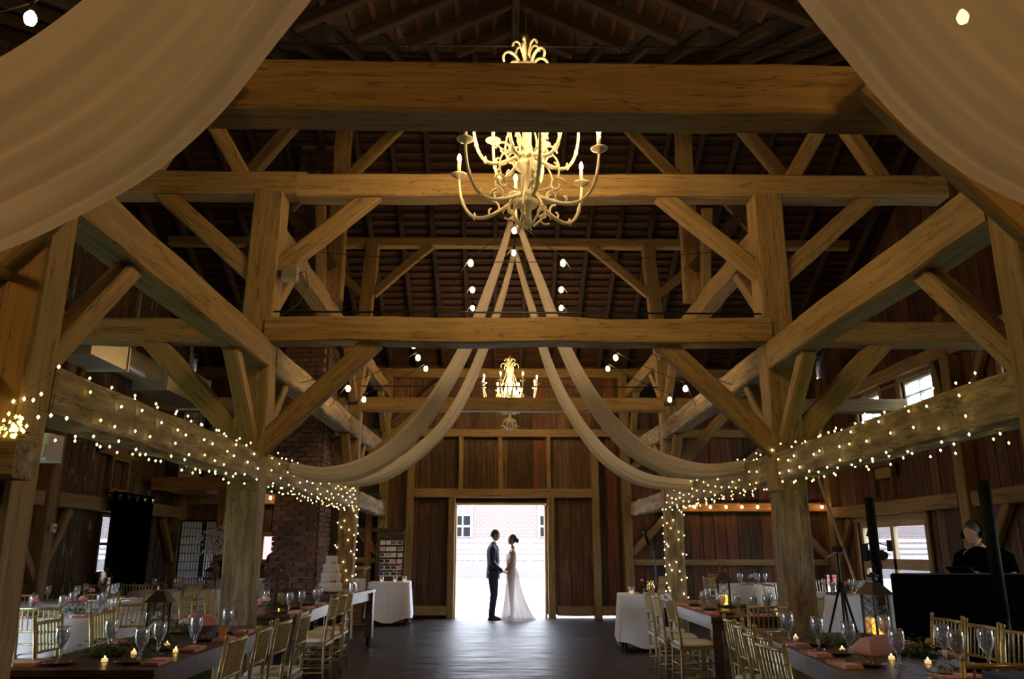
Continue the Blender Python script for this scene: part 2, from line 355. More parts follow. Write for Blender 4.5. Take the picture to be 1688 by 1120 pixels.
# pale-coloured strips standing in for glints of light beside the rafters, between battens
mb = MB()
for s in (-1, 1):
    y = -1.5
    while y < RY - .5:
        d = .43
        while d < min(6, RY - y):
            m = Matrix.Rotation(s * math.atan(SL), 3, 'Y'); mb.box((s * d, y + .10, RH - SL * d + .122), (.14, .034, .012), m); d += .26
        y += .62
mb.build('glint_strip', 'paper', roof, kind='stuff')
timber('ridge_beam', (0, -4, RH - .05), (0, RY, RH - .05), .12, .22, roof, 'rafter', jit=0)
timber('ridge_beam', (-XW, RY, RH - .05), (XW, RY, RH - .05), .12, .22, roof, 'rafter', jit=0)

def segs(z0, z1, a0, a1, ops):
    out = [(z0, z1)]
    for (b0, b1, q0, q1) in ops:
        if a0 < b1 - .01 and a1 > b0 + .01:
            nxt = []
            for (u, v) in out:
                if q0 > u: nxt.append((u, min(v, q0)))
                if q1 < v: nxt.append((max(u, q1), v))
            out = [k for k in nxt if k[1] - k[0] > .03]
    return out
def wall(parent, axis, const, inward, a0, a1, top, ops, mats, wdt=.27, gapfn=None):
    """vertical planks (each one a part) with wide backing boards behind; openings cut out"""
    edges = sorted({a0, a1, *[q for o in ops for q in o[:2] if a0 < q < a1]})
    for lo, hi in zip(edges[:-1], edges[1:]):
        k = max(1, round((hi - lo) / wdt)); 
        for i in range(k):
            u, v = lo + (hi - lo) * i / k, lo + (hi - lo) * (i + 1) / k; c = (u + v) / 2
            z0 = gapfn(c) if gapfn else 0.0
            for (q0, q1) in segs(z0, top(c), u, v, ops):
                th = .022 + rnd.random() * .012; off = inward * (.03 + th / 2); g = .005 + rnd.random() * .006
                mat = mats(c, (q0 + q1) / 2); mat = rnd.choices(mat[0], mat[1])[0] if isinstance(mat, tuple) else mat
                L_ = q1 - q0
                mb = MB().box((L_ / 2, 0, 0), (L_, v - u - 2 * g, th))
                base = Vector((c, const + off, q0)) if axis == 'x' else Vector((const + off, c, q0))
                xx = Vector((0, 0, 1)); yy = Vector((1, 0, 0)) if axis == 'x' else Vector((0, 1, 0)); zz = xx.cross(yy)
                m = Matrix((xx, yy, zz)).transposed().to_4x4(); m.translation = base
                obj('plank', mb.mesh('plank', mat), parent, matrix=m)
        for (q0, q1) in segs(gapfn((lo + hi) / 2) if gapfn else -.05, top(lo) + .25 if top(lo) > top(hi) else top(hi) + .25, lo, hi, ops):
            cc = (lo + hi) / 2; mb = MB()
            mb.box((cc, const, (q0 + q1) / 2) if axis == 'x' else (const, cc, (q0 + q1) / 2), (hi - lo, .06, q1 - q0) if axis == 'x' else (.06, hi - lo, q1 - q0))
            mb.build('backing_board', 'plank', parent)
def timber_in(parent, kind, pts, wd, ht, mat='timber', **k): return timber(kind, pts[0], pts[1], wd, ht, parent, mat, **k)

DX0, DX1, DH = -1.17, .84, 2.42          # the great doorway
wb = struct('wall_back', 'far plank wall with pale timber posts around the great doorway', 'wall')
W6 = (-5.45, -4.45, 1.12, 1.80)
wall(wb, 'x', YB + .12, -1, -XW, XW, lambda c: zb(YB) - .02, [(DX0, DX1, -1, DH), (.84, 2.45, -1, .045), W6],
     lambda c, z: (['plank', 'plank_red'], [6, 1]) if c < 2.6 else (['plank', 'plank_red'], [1, 2]), .27,
     gapfn=lambda c: .07 if 0.84 < c < 2.45 else 0.0)
fy = YB - .03
def bw(name, x0, z0, x1, z1, wd, ht, y=fy, mat='timber'): timber(name, (x0, y, z0), (x1, y, z1), wd, ht, wb, mat, jit=.006)
bw('girt', -2.2, 2.63, 1.86, 2.63, .16, .20); bw('girt', -7.1, 3.97, 7.1, 3.97, .16, .18); bw('wall_plate', -7.1, 5.35, 7.1, 5.35, .2, .22)
for x_ in (-2.16, 1.93): bw('post', x_, 0, x_, 3.9, .16, .24, y=fy - .02)
for x_ in (-2.75, 2.62): bw('post', x_, 0, x_, 5.3, .2, .24, y=fy - .02, mat='timber')
for x_ in (-1.06, -.18, .90): bw('stud', x_, 2.72, x_, 3.88, .1, .15)
bw('jamb', DX0 - .07, 0, DX0 - .07, 2.53, .16, .16); bw('jamb', DX1 + .10, 0, DX1 + .10, 2.53, .16, .20)
bw('sill', -2.05, .16, -1.32, .16, .14, .2); bw('sill', 1.05, .15, 2.5, .15, .12, .2, y=fy - .01)
bw('girt', 2.7, 2.33, 7.1, 2.33, .16, .19, mat='loft_wood'); bw('girt', 2.75, 1.15, 7.1, 1.15, .1, .13)
bw('brace', 2.72, 1.35, 3.6, 2.22, .1, .15); bw('brace', 7.05, 1.2, 6.3, 2.0, .1, .15)
bw('girt', -7.1, 2.50, -2.8, 2.50, .16, .24, mat='loft_wood'); bw('girt', -3.6, 1.20, -2.8, 1.20, .1, .12, mat='loft_wood'); bw('girt', -3.6, 1.85, -2.8, 1.85, .1, .10, mat='loft_wood')
bw('brace', -3.55, 2.15, -2.85, 1.35, .1, .16, mat='loft_wood'); bw('post', -3.05, 0, -3.05, 2.4, .14, .16, mat='loft_wood')
bw('brace', 2.75, 3.2, 3.9, 3.85, .1, .15); bw('brace', 5.2, 3.2, 6.0, 3.85, .1, .15)
# upper wall braces of the nave
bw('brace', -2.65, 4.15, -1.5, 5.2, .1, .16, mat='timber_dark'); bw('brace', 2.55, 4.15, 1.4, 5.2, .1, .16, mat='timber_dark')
d1 = struct('door_1', 'frame of the open great doorway behind the couple', 'door')
timber('door_lining', (DX0 + .02, YB + .05, DH - .02), (DX1 - .02, YB + .05, DH - .02), .22, .05, d1, 'light_wood', jit=0)
timber('door_lining', (DX0 + .02, YB + .05, 0), (DX0 + .02, YB + .05, DH - .05), .22, .045, d1, 'light_wood', jit=0, up=(1, 0, 0))
timber('door_lining', (DX1 - .02, YB + .05, 0), (DX1 - .02, YB + .05, DH - .05), .22, .045, d1, 'light_wood', jit=0, up=(1, 0, 0))
portal(((DX0 + DX1) / 2, YB + .2, DH / 2), (R(-90), 0, 0), DX1 - DX0, DH)

gable = lambda c: zb(c) if c > RY - 7.2 else RH - SL * 7.2
WR = [(5.0, 7.9, -1, 2.06), (14.1, 16.8, .35, 1.97), (15.2, 16.2, 3.6, 4.42), (13.25, 14.35, 3.6, 4.42), (10.3, 11.35, 3.6, 4.42)]
wr = struct('wall_right', 'right plank gable wall with high sash windows', 'wall')
wall(wr, 'y', XW + .12, -1, 3.0, YB + .1, gable, WR, lambda c, z: (['plank', 'plank_red'], [2, 1]), .27)
WL = [(5.0, 7.9, -1, 2.06), (14.6, 16.0, 1.0, 2.05), (10.7, 11.75, 3.6, 4.42)]
wl = struct('wall_left', 'left plank wall with peeling pale paint and timber girts', 'wall')
wall(wl, 'y', -XW - .12, 1, 3.0, YB + .1, gable, WL, lambda c, z: (['plank', 'plank_peel'], [1, 1.6]) if z < 5 else 'plank', .27)
for s, wp, mt in ((1, wr, 'timber'), (-1, wl, 'timber')):
    X = s * (XW - .03)
    ops_ = WR if s > 0 else WL
    def sw(name, y0, z0, y1, z1, wd, ht, mat=mt): timber(name, (X, y0, z0), (X, y1, z1), wd, ht, wp, mat, jit=.008)
    sw('girt', 3.2, 2.20, 8.3, 2.20, .18, .24); sw('girt', 8.6, 2.20, 12.4, 2.20, .18, .24); sw('girt', 12.8, 2.20, 17.9, 2.20, .18, .24)
    sw('wall_plate', 3.2, 4.62, 17.9, 4.62, .2, .24)
    for y_ in (4.4, 8.45, 12.6, 17.8): sw('post', y_, 0, y_, 5.2, .24, .26)
    sw('brace', 12.5, 1.0, 11.6, 2.1, .12, .15); sw('brace', 8.6, 1.0, 9.5, 2.1, .12, .15); sw('brace', 8.3, 1.0, 7.4, 2.1, .12, .15)
    if s < 0: sw('brace', 12.75, 1.2, 13.3, 2.05, .12, .14)
    sw('brace', 17.65, 1.2, 17.0, 2.05, .12, .14)
    sw('brace', 12.75, 3.3, 13.15 if s < 0 else 13.1, 4.5, .12, .14); sw('brace', 12.45, 3.3, 11.6, 4.5, .12, .14)
    sw('brace', 8.6, 3.3, 9.5, 4.5, .12, .14); sw('girt', 8.6, .2, 13.2, .2, .14, .24)
wall_f = MB().box((0, -5.1, 3), (2 * XW + .6, .1, 12)).build('wall_front', 'plank', kind='structure', label='plain plank wall behind the photographer', cat='wall')
for s in (-1, 1):
    MB().box((s * (XW + .12), -1.05, 2.75), (.06, 8.1, 5.9)).build('wall_side', 'plank', kind='structure', label='plain plank side wall beside the photographer, %s of the hall' % ('left' if s < 0 else 'right'), cat='wall')

for X_, par in ((-XW - .14, wl), (XW + .14, wr)):
    a, b_ = [(X_ - .03, RY - 8.2, 4.5), (X_ - .03, YB + .3, 4.5), (X_ - .03, YB + .3, zb(YB + .3) + .15), (X_ - .03, RY, RH + .15), (X_ - .03, RY - 8.2, zb(RY - 8.2) + .15)], None
    b_ = [(p[0] + .04, p[1], p[2]) for p in a]
    MB().add(a + b_, [(0, 1, 2, 3, 4), (9, 8, 7, 6, 5)] + [(i, (i + 1) % 5, (i + 1) % 5 + 5, i + 5) for i in range(5)]).build('gable_board', 'plank', par)
def window(n, axis, const, s, a0, a1, z0, z1, cols, rows, label, mat='timber', fr=.06, thick=.03, glass=True, lite=0):
    t = struct('window_%d' % n, label, 'window')
    def bar(nm, u0, q0, u1, q1, wd, dp=.08, m=mat):
        p0 = (u0, const, q0) if axis == 'x' else (const, u0, q0); p1 = (u1, const, q1) if axis == 'x' else (const, u1, q1)
        timber(nm, p0, p1, dp, wd, t, m, jit=0, ch=.004, up=(0, 0, 1) if q0 == q1 else ((1, 0, 0) if axis == 'x' else (0, 1, 0)))
    h = fr / 2
    bar('frame', a0, z0 + h, a1, z0 + h, fr); bar('frame', a0, z1 - h, a1, z1 - h, fr); bar('frame', a0 + h, z0 + fr, a0 + h, z1 - fr, fr); bar('frame', a1 - h, z0 + fr, a1 - h, z1 - fr, fr)
    for i in range(1, cols): u = a0 + (a1 - a0) * i / cols; bar('mullion', u, z0 + fr, u, z1 - fr, thick)
    for i in range(1, rows): q = z0 + (z1 - z0) * i / rows; bar('glazing_bar', a0 + fr, q, a1 - fr, q, thick * (1.6 if i == rows // 2 else 1))
    for i in range(cols):
        for j in range(rows):
            u0, u1 = a0 + (a1 - a0) * i / cols, a0 + (a1 - a0) * (i + 1) / cols; q0, q1 = z0 + (z1 - z0) * j / rows, z0 + (z1 - z0) * (j + 1) / rows
            c = ((u0 + u1) / 2, const, (q0 + q1) / 2) if axis == 'x' else (const, (u0 + u1) / 2, (q0 + q1) / 2)
            MB().box(c, (u1 - u0 - .01, .006, q1 - q0 - .01) if axis == 'x' else (.006, u1 - u0 - .01, q1 - q0 - .01)).build('pane', 'window_glass', t)
    if axis == 'y': portal((const + s * .15, (a0 + a1) / 2, (z0 + z1) / 2), (0, R(90) if s > 0 else R(-90), 0), z1 - z0, a1 - a0)
    else: portal(((a0 + a1) / 2, const + .15, (z0 + z1) / 2), (R(-90), 0, 0), a1 - a0, z1 - z0)
    return t
window(1, 'y', XW + .1, 1, *WR[1], 2, 2, 'large low two-by-two window on the right wall behind the music booth', 'light_wood', .12, .12)
window(2, 'y', XW + .1, 1, *WR[2], 2, 3, 'small high sash window on right wall nearest the far corner', 'white_paint', .05, .02)
window(3, 'y', XW + .1, 1, *WR[3], 2, 3, 'small high sash window on right wall beside the wooden shutter', 'white_paint', .05, .02)
window(4, 'y', XW + .1, 1, *WR[4], 2, 3, 'small high sash window at the right edge of the view', 'white_paint', .05, .02)
window(5, 'y', -XW - .1, -1, *WL[1], 2, 2, 'bright window mostly covered by the black curtain', 'white_paint', .06, .03)
window(6, 'x', YB + .1, 1, *W6, 2, 1, 'small low window in far wall left of the brick chimney', 'loft_wood', .10, .04)
window(7, 'y', -XW - .1, -1, *WL[2], 2, 3, 'small high window at the left edge of the view', 'white_paint', .05, .02)
# outer casings of the right windows, boarded shutter, framed hatch on the left wall
def casing(parent, X, a0, a1, z0, z1, wd=.12, mat='timber'):
    timber('casing', (X, a0 - wd, z1 + wd / 2), (X, a1 + wd, z1 + wd / 2), .05, wd, parent, mat, jit=0)
    for a in (a0 - wd / 2, a1 + wd / 2): timber('casing', (X, a, z0 - .05), (X, a, z1), .05, wd, parent, mat, jit=0)
    timber('casing', (X, a0 - wd, z0 - wd / 2), (X, a1 + wd, z0 - wd / 2), .05, wd, parent, mat, jit=0)
for q in WR[1:]: casing(wr, XW + .01, *q)
for n_, s_, side in ((3, 1, 'right'), (4, -1, 'left')):          # open side doors of the aisles, just outside the view
    dd = struct('door_%d' % n_, 'frame of the open side door in the %s wall' % side, 'door')
    timber('door_lining', (s_ * (XW + .08), 5.0, 2.04), (s_ * (XW + .08), 7.9, 2.04), .22, .05, dd, 'light_wood', jit=0)
    for q in (5.02, 7.88): timber('door_lining', (s_ * (XW + .08), q, 0), (s_ * (XW + .08), q, 2.02), .045, .22, dd, 'light_wood', jit=0, up=(1, 0, 0))
    portal((s_ * (XW + .22), 6.45, 1.03), (0, R(90) if s_ > 0 else R(-90), 0), 2.06, 2.9)
t = struct('window_shutter', 'closed wooden shutter between two high windows on right wall', 'shutter')
for k in range(4): MB().box((XW + .03, 14.55 + .14 * k, 4.0), (.03, .13, .8)).build('slat', 'timber_dark', t)
casing(t, XW + .0, 14.48, 15.04, 3.6, 4.4, .05, 'timber')
t = struct('door_2', 'framed dark red hatch door high on the left wall', 'door')
for k in range(6): MB().box((-XW + .0, 14.25 + .2 * k, 3.45), (.03, .19, .55)).build('board', 'red_barn' if k < 5 else 'plank_red', t)
casing(t, -XW + .03, 14.15, 15.35, 3.17, 3.73, .1, 'timber'); casing(t, -XW + .03, 14.6, 15.2, 2.5, 3.0, .07, 'timber')

# ---------------------------------------------------------------- timber frame of the nave
NX = 2.65; PW = .32; PX = NX + PW / 2
bA = struct('timber_bent', 'nearest huge cross beam with its posts and lapped braces', 'timber frame')
timber('tie_beam', (-2.45, 4.32, 4.11), (2.45, 4.32, 4.11), .27, .33, bA, jit=.006)
timber('tie_beam', (-3.6, 4.32, 4.13), (-2.45, 4.32, 4.11), .27, .33, bA, jit=.006); timber('tie_beam', (2.45, 4.32, 4.11), (3.6, 4.32, 4.13), .27, .33, bA, jit=.006)
for s in (-1, 1):
    timber('post', (s * PX, 4.20, 0), (s * PX, 4.20, 3.95), .26, PW, bA, 'timber', up=(1, 0, 0), jit=.008)
    timber('brace', (s * 1.93, 4.03, 4.06), (s * 3.15, 4.03, 2.70), .11, .25, bA, jit=.006)
    timber('tie_beam', (s * 2.98, 4.20, 1.93), (s * 7.1, 4.20, 1.93), .24, .22, bA) if s > 0 else timber('tie_beam', (-2.52, 3.95, 1.87), (-7.1, 3.95, 1.87), .20, .19, bA, 'hewn')
    timber('post', (s * 5.4, 4.3, 0), (s * 5.4, 4.3, 5.2), .2, .2, bA, 'timber_dark')
for z_ in (2.86, 2.32, 1.72):
    MB().tube([(-2.84, 4.10, z_), (-2.82, 3.5, z_ + .01)], .028, 8).build('rung', 'timber', bA)
bB = struct('timber_bent', 'second timber frame with posts, double tie beams and braces', 'timber frame')
YBt = 8.40
for s in (-1, 1):
    timber('post', (s * PX, YBt, 0), (s * PX, YBt, 2.06), .27, .31, bB, 'hewn', up=(1, 0, 0), jit=.010)
    timber('post', (s * PX, YBt, 2.03), (s * PX, YBt, 5.32), .29, .33, bB, 'timber', up=(1, 0, 0), jit=.010)
    timber('brace', (s * 2.72, 8.36, 2.45), (s * 1.55, 8.36, 3.62), .13, .21, bB, jit=.006)
    timber('brace', (s * 2.76, 8.38, 4.35), (s * 1.62, 8.38, 5.36), .13, .20, bB, jit=.006)
    timber('brace', (s * 2.90, 8.38, 4.35), (s * 4.05, 8.38, 5.36), .13, .20, bB, jit=.006)
    timber('brace', (s * 2.92, 8.38, 2.55), (s * 4.0, 8.38, 3.66), .13, .22, bB, jit=.006)
    timber('tie_beam', (s * 2.95, 8.40, 3.72), (s * 7.1, 8.40, 3.72), .24, .26, bB)
    timber('strut', (s * 3.15, 8.42, 5.55), (s * 3.7, 8.42, 6.5), .14, .18, bB); timber('strut', (s * 4.25, 8.42, 5.55), (s * 3.75, 8.42, 6.5), .14, .18, bB)
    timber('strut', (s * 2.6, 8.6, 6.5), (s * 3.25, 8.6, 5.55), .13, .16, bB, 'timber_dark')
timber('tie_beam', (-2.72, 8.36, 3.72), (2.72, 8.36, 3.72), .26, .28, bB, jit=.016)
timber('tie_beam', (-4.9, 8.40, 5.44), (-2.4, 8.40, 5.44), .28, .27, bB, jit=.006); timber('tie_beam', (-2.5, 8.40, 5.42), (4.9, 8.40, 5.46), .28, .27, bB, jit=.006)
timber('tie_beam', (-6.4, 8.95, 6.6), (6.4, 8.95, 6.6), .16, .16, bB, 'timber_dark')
bQ = struct('timber_bent', 'middle pair of tall canted queen posts under the roof', 'timber frame')
for s in (-1, 1):
    timber('post', (s * 2.62, 11.1, 4.95), (s * 2.62, 11.1, 8.6), .22, .23, bQ, 'timber', up=(1, 0, 0))
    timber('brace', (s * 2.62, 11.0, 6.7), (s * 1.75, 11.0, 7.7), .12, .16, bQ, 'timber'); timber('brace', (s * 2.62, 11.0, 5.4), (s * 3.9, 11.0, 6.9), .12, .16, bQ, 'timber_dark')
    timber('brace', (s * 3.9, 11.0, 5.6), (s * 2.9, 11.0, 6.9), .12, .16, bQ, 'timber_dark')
bC = struct('timber_bent', 'third timber frame with fairy-lit posts near the doorway', 'timber frame')
for s in (-1, 1):
    timber('post', (s * PX, 14.1, 0), (s * PX, 14.1, 3.9), .26, .30, bC, 'hewn', up=(1, 0, 0))
    timber('post', (s * (PX - .02), 14.1, 4.0), (s * (PX - .22), 14.1, 7.0), .24, .24, bC, 'timber', up=(1, 0, 0))
    timber('brace', (s * 2.55, 14.05, 6.0), (s * 1.5, 14.05, 6.95), .12, .16, bC); timber('brace', (s * 2.75, 14.05, 6.0), (s * 3.8, 14.05, 6.95), .12, .16, bC)
    timber('brace', (s * 2.72, 14.05, 2.7), (s * 1.5, 14.05, 3.9), .12, .17, bC)
    timber('brace', (s * 2.9, 14.05, 2.8), (s * 3.9, 14.05, 3.85), .12, .18, bC)
    timber('tie_beam', (s * 2.95, 14.1, 3.93), (s * 7.1, 14.1, 3.93), .24, .24, bC)
timber('tie_beam', (-2.72, 14.08, 3.93), (2.72, 14.08, 3.93), .24, .24, bC, jit=.006)
timber('tie_beam', (-6.4, 14.1, 7.02), (6.4, 14.1, 7.02), .2, .17, bC, 'timber')
lines = {}
for s, side in ((-1, 'left'), (1, 'right')):
    fr_ = struct('side_frame', '%s line of long beams running down the hall on posts' % side, 'timber frame'); lines[s] = fr_
    X = s * (NX + .13)
    for (y0, y1) in ((4.32, 8.26), (8.54, 13.97), (14.24, 17.85)):
        timber('lower_beam', (X, y0, 2.28), (X, y1, 2.27), .24, .29, fr_, 'hewn', jit=.012)
        timber('middle_beam', (X, y0, 3.46), (X, y1, 3.46 + (.1 if y0 > 14 else 0)), .25, .30, fr_, 'timber' if y0 < 5 else 'hewn', jit=.010)
    timber('upper_plate', (X, 8.5, 4.88), (X, 14.0, 4.86), .24, .26, fr_, 'timber', jit=.012); timber('upper_plate', (X, 14.2, 4.86), (X, 17.85, 4.9), .24, .26, fr_, 'timber', jit=.012)
    for (ya, za, yb, zb_) in ((4.34, 2.42, 5.25, 3.33), (8.24, 2.55, 7.45, 3.33), (8.56, 2.6, 9.3, 3.33), (13.95, 2.55, 13.2, 3.33), (14.25, 2.55, 15.0, 3.35), (8.56, 4.0, 9.4, 4.77), (13.9, 4.0, 13.1, 4.77), (14.3, 4.1, 15.2, 4.77), (17.7, 4.0, 17.0, 4.77), (10.6, 6.2, 11.0, 5.0)):
        timber('brace', (X, ya, za), (X, yb, zb_), .14, .15, fr_, jit=.006)
    MB().box((s * (NX + .12), 14.0, 2.4), (.2, .1, .1)).build('corbel', 'hewn', fr_)
# steel tie rods
for (yy, zz, xa) in ((8.30, 3.93, 2.7), (7.4, 6.62, 3.2), (14.0, 4.25, 2.7)):
    MB().tube([(-xa, yy, zz), (xa, yy, zz)], .011, 6).build('tie_rod', 'black_metal', kind='structure', label='thin dark steel tie rod spanning the hall, ' + ('just above the middle cross beam' if yy == 8.30 else 'high behind the chandelier' if yy == 7.4 else 'beside the third frame'), cat='tie rod')

# ---------------------------------------------------------------- brick chimney
chm = struct('chimney', 'tall old red brick chimney rising beside the left posts', 'chimney')
CX0, CX1, CY0, CY1 = -3.68, -3.02, 12.65, 13.55
MB().box(((CX0 + CX1) / 2, (CY0 + CY1) / 2, 4.2), (CX1 - CX0 - .03, CY1 - CY0 - .03, 8.4)).build('mortar_core', 'mortar', chm)
bl, bh = .195, .062; cache = {}
cnt = 0; rest = MB(); z = .04; row = 0
def brickmesh(lx, ly, lz, v):
    k = (round(lx, 3), round(ly, 3), v)
    if k not in cache:
        mb = MB(); r2 = random.Random(v); x_, y_, z_ = lx / 2, ly / 2, lz / 2
        vs = [(a * x_ + r2.uniform(-.004, .004), b * y_ + r2.uniform(-.004, .004), c * z_ + r2.uniform(-.003, .003)) for a in (-1, 1) for b in (-1, 1) for c in (-1, 1)]
        mb.add(vs, [(0, 1, 3, 2), (4, 6, 7, 5), (0, 4, 5, 1), (2, 3, 7, 6), (0, 2, 6, 4), (1, 5, 7, 3)]); cache[k] = mb.mesh('brick', 'brick')
    return cache[k]
while z < 8.1:
    offx = 0 if row % 2 else -.1; wd_ = .06 * (1 if z < 1.2 else 0)
    for face in ('f', 's'):
        lo, hi = (CX0 - wd_, CX1) if face == 'f' else (CY0 + .06, CY1)
        u = lo + offx
        while u < hi - .03:
            a, b = max(u, lo), min(u + bl, hi)
            if b - a > .04:
                cc = ((a + b) / 2, CY0 - .0 + rnd.uniform(-.004, .004), z + bh / 2) if face == 'f' else (CX1 + rnd.uniform(-.004, .004), (a + b) / 2, z + bh / 2)
                dx = (b - a - .0, .06) if face == 'f' else (.06, b - a)
                if cnt < 300 and z > .6:
                    obj('brick', brickmesh(dx[0], dx[1], bh, rnd.randint(0, 3)), chm, loc=cc); cnt += 1
                else: rest.box(cc, (dx[0], dx[1], bh))
            u += bl + .014
    z += bh + .014; row += 1
rest.build('brickwork', 'brick', chm, kind='stuff')

# ---------------------------------------------------------------- outside
out = struct('ground', 'sunlit pale paved yard outside the doorway', 'ground')
MB().box((0, 58, -.12), (120, 79, .2)).build('paving', 'concrete_out', out)
for xx_, ww in ((45, 74), (-45, 74)): MB().box((xx_, -20, -.12), (ww, 76.9, .2)).build('lawn', 'grass_out', out)
b = thing('brick_building', 'brick building with white framed windows across the yard', 'building', (0, 46, 0))
MB().box((0, 2, 4), (60, 4, 9)).build('wall', 'brick_out', b)
for wx in (-2.7, 3.05, -8.5, 8.8, 14.5, -14.3):
    f = MB().box((wx, -.03, 3.35), (2.1, .1, 2.6)).build('window', 'fence_out', b)
    for i in range(4):
        for j in range(4):
            MB().box((wx - .72 + .48 * i, -.1, 2.35 + .62 * j), (.38, .04, .5)).build('pane', 'black' if j < 2 else 'stone_out', f)
t = thing('garden_wall', 'low grey stone wall below the white fence', 'wall', (0, 41, 0)); MB().box((0, 0, .4), (60, .4, .8)).build('coping', 'stone_out', t)
t = thing('fence', 'white board fence on the low wall across the yard', 'fence', (0, 41, .8))
for k in range(16): MB().box((-20 + 2.6 * k + .55, 0, .55), (.14, .12, 1.15)).build('post', 'fence_out', t)
for k in range(4): MB().box((0, -.08, .22 + .27 * k), (50, .03, .15)).build('rail', 'fence_out', t)
t = thing('red_shed', 'red painted shed outside the small far window', 'shed', (-8.4, 31, 0)); MB().box((0, 0, 2), (4, 3, 4)).build('wall', 'red_barn', t); MB().box((1.3, -1.55, 1.2), (1.0, .06, 2.4)).build('door', 'paper', t)
t = thing('fence', 'white board fence outside the right wall window', 'fence', (13, 16, 0))
for k in range(5): MB().box((0, 0, .35 + .33 * k), (.04, 18, .17)).build('rail', 'paper', t)
for k in range(7): MB().box((.08, -8 + 2.7 * k, .95), (.12, .12, 1.9)).build('post', 'paper', t)
# ---------------------------------------------------------------- chiavari chairs
def shared(*parts): return parts
def make_chair():
    t = thing('chiavari_chair', '', 'chair')
    H = .93
    def post(s):
        pts = [(s * .195, -.20, 0), (s * .19, -.185, .22), (s * .185, -.18, .45), (s * .185, -.20, .68), (s * .19, -.235, H)]
        mb = MB(); mb.tube(pts, [.012, .014, .016, .015, .013], 7)
        for z_, y_ in ((.52, -.185), (.60, -.192), (.74, -.207), (.84, -.222)): mb.lathe([(.013, -.006), (.0185, 0), (.013, .006)], 7, (s * .187, y_, z_), cap=False)
        mb.ball((s * .19, -.236, H + .008), .016, 7, 4); return mb
    for s in (-1, 1): post(s).build('leg', 'gold', t, smooth=True)
    for s in (-1, 1):
        mb = MB().tube([(s * .185, .20, 0), (s * .18, .19, .44)], [.011, .015], 7)
        for z_ in (.12, .24, .33): mb.lathe([(.013, -.006), (.018, 0), (.013, .006)], 7, (s * .182, .193, z_), cap=False)
        mb.build('leg', 'gold', t, smooth=True)
    MB().box((0, 0, .445), (.40, .40, .03)).build('seat', 'gold', t)
    cu = MB(); cu.rings([((0, 0, .462), .20, .20), ((0, 0, .470), .212, .212), ((0, 0, .492), .212, .212), ((0, 0, .506), .17, .17), ((0, 0, .508), .02, .02)], 4)
    cu2 = MB(); q = Matrix.Rotation(R(45), 3, 'Z'); vs = []
    for (r_, z_) in ((.185, .462), (.196, .470), (.196, .488), (.175, .503), (.10, .508)):
        for k in range(16):
            a = 2 * math.pi * k / 16; c_, s_ = math.cos(a), math.sin(a); f = 1 / max(abs(c_), abs(s_)) ** .8
            vs.append((r_ * c_ * f, r_ * s_ * f, z_))
    cu2.add(vs, [(i * 16 + j, i * 16 + (j + 1) % 16, (i + 1) * 16 + (j + 1) % 16, (i + 1) * 16 + j) for i in range(4) for j in range(16)] + [tuple(range(64, 80))])
    cu2.build('cushion', 'ivory_cloth', t, smooth=True)
    for nm, z_, yb, r_ in (('top_rail', H - .025, -.233, .013), ('back_rail', .70, -.203, .010), ('back_rail', .59, -.191, .008)):
        mb = MB().tube([(-.187, yb, z_), (0, yb - .018, z_), (.187, yb, z_)], r_, 6); mb.build(nm, 'gold', t, smooth=True)
    me = None
    for k in range(7):
        x_ = -.142 + .0473 * k; yb = -.203 - .016 * (1 - (x_ / .187) ** 2); yt = -.233 - .016 * (1 - (x_ / .187) ** 2)
        mb = MB().tube([(0, yb, .70), (0, (yb + yt) / 2, .80), (0, yt, .905)], .0068, 5)
        for q_ in (.3, .62): mb.lathe([(.006, -.005), (.0105, 0), (.006, .005)], 5, (0, yb + (yt - yb) * q_, .70 + .205 * q_), cap=False)
        if me is None: me = mb.mesh('spindle', 'gold')
        obj('spindle', me, t, loc=(x_, 0, 0))
    for pts in (((-.184, .195, .20), (.184, .195, .20)), ((-.184, .193, .32), (.184, .193, .32)), ((-.19, -.19, .28), (.19, -.19, .28)),
                ((-.187, -.19, .16), (-.184, .195, .16)), ((.187, -.19, .16), (.184, .195, .16)), ((-.187, -.186, .30), (-.184, .193, .30)), ((.187, -.186, .30), (.184, .193, .30))):
        MB().tube(pts, .0085, 6).build('stretcher', 'gold', t, smooth=True)
    return t
def make_far_chair():
    t = thing('chiavari_chair', '', 'chair'); fr = MB()
    for s in (-1, 1):
        fr.tube([(s * .195, -.20, 0), (s * .185, -.18, .45), (s * .19, -.235, .94)], .014, 5); fr.tube([(s * .185, .20, 0), (s * .18, .19, .44)], .013, 5)
        fr.tube([(s * .187, -.19, .2), (s * .184, .195, .2)], .008, 4)
    fr.tube([(-.184, .195, .25), (.184, .195, .25)], .008, 4); fr.build('frame', 'gold', t, smooth=True)
    MB().box((0, 0, .445), (.40, .40, .03)).build('seat', 'gold', t); MB().box((0, 0, .482), (.39, .39, .045)).build('cushion', 'ivory_cloth', t)
    bk = MB(); bk.tube([(-.187, -.233, .905), (0, -.25, .905), (.187, -.233, .905)], .012, 5); bk.tube([(-.187, -.203, .70), (0, -.22, .70), (.187, -.203, .70)], .010, 5); bk.tube([(-.187, -.19, .59), (.187, -.19, .59)], .008, 4)
    for k in range(7): x_ = -.142 + .0473 * k; bk.tube([(x_, -.217, .70), (x_, -.246, .905)], .0065, 4)
    bk.build('backrest', 'gold', t); return t
C0 = make_chair(); C1 = make_far_chair(); used = {}
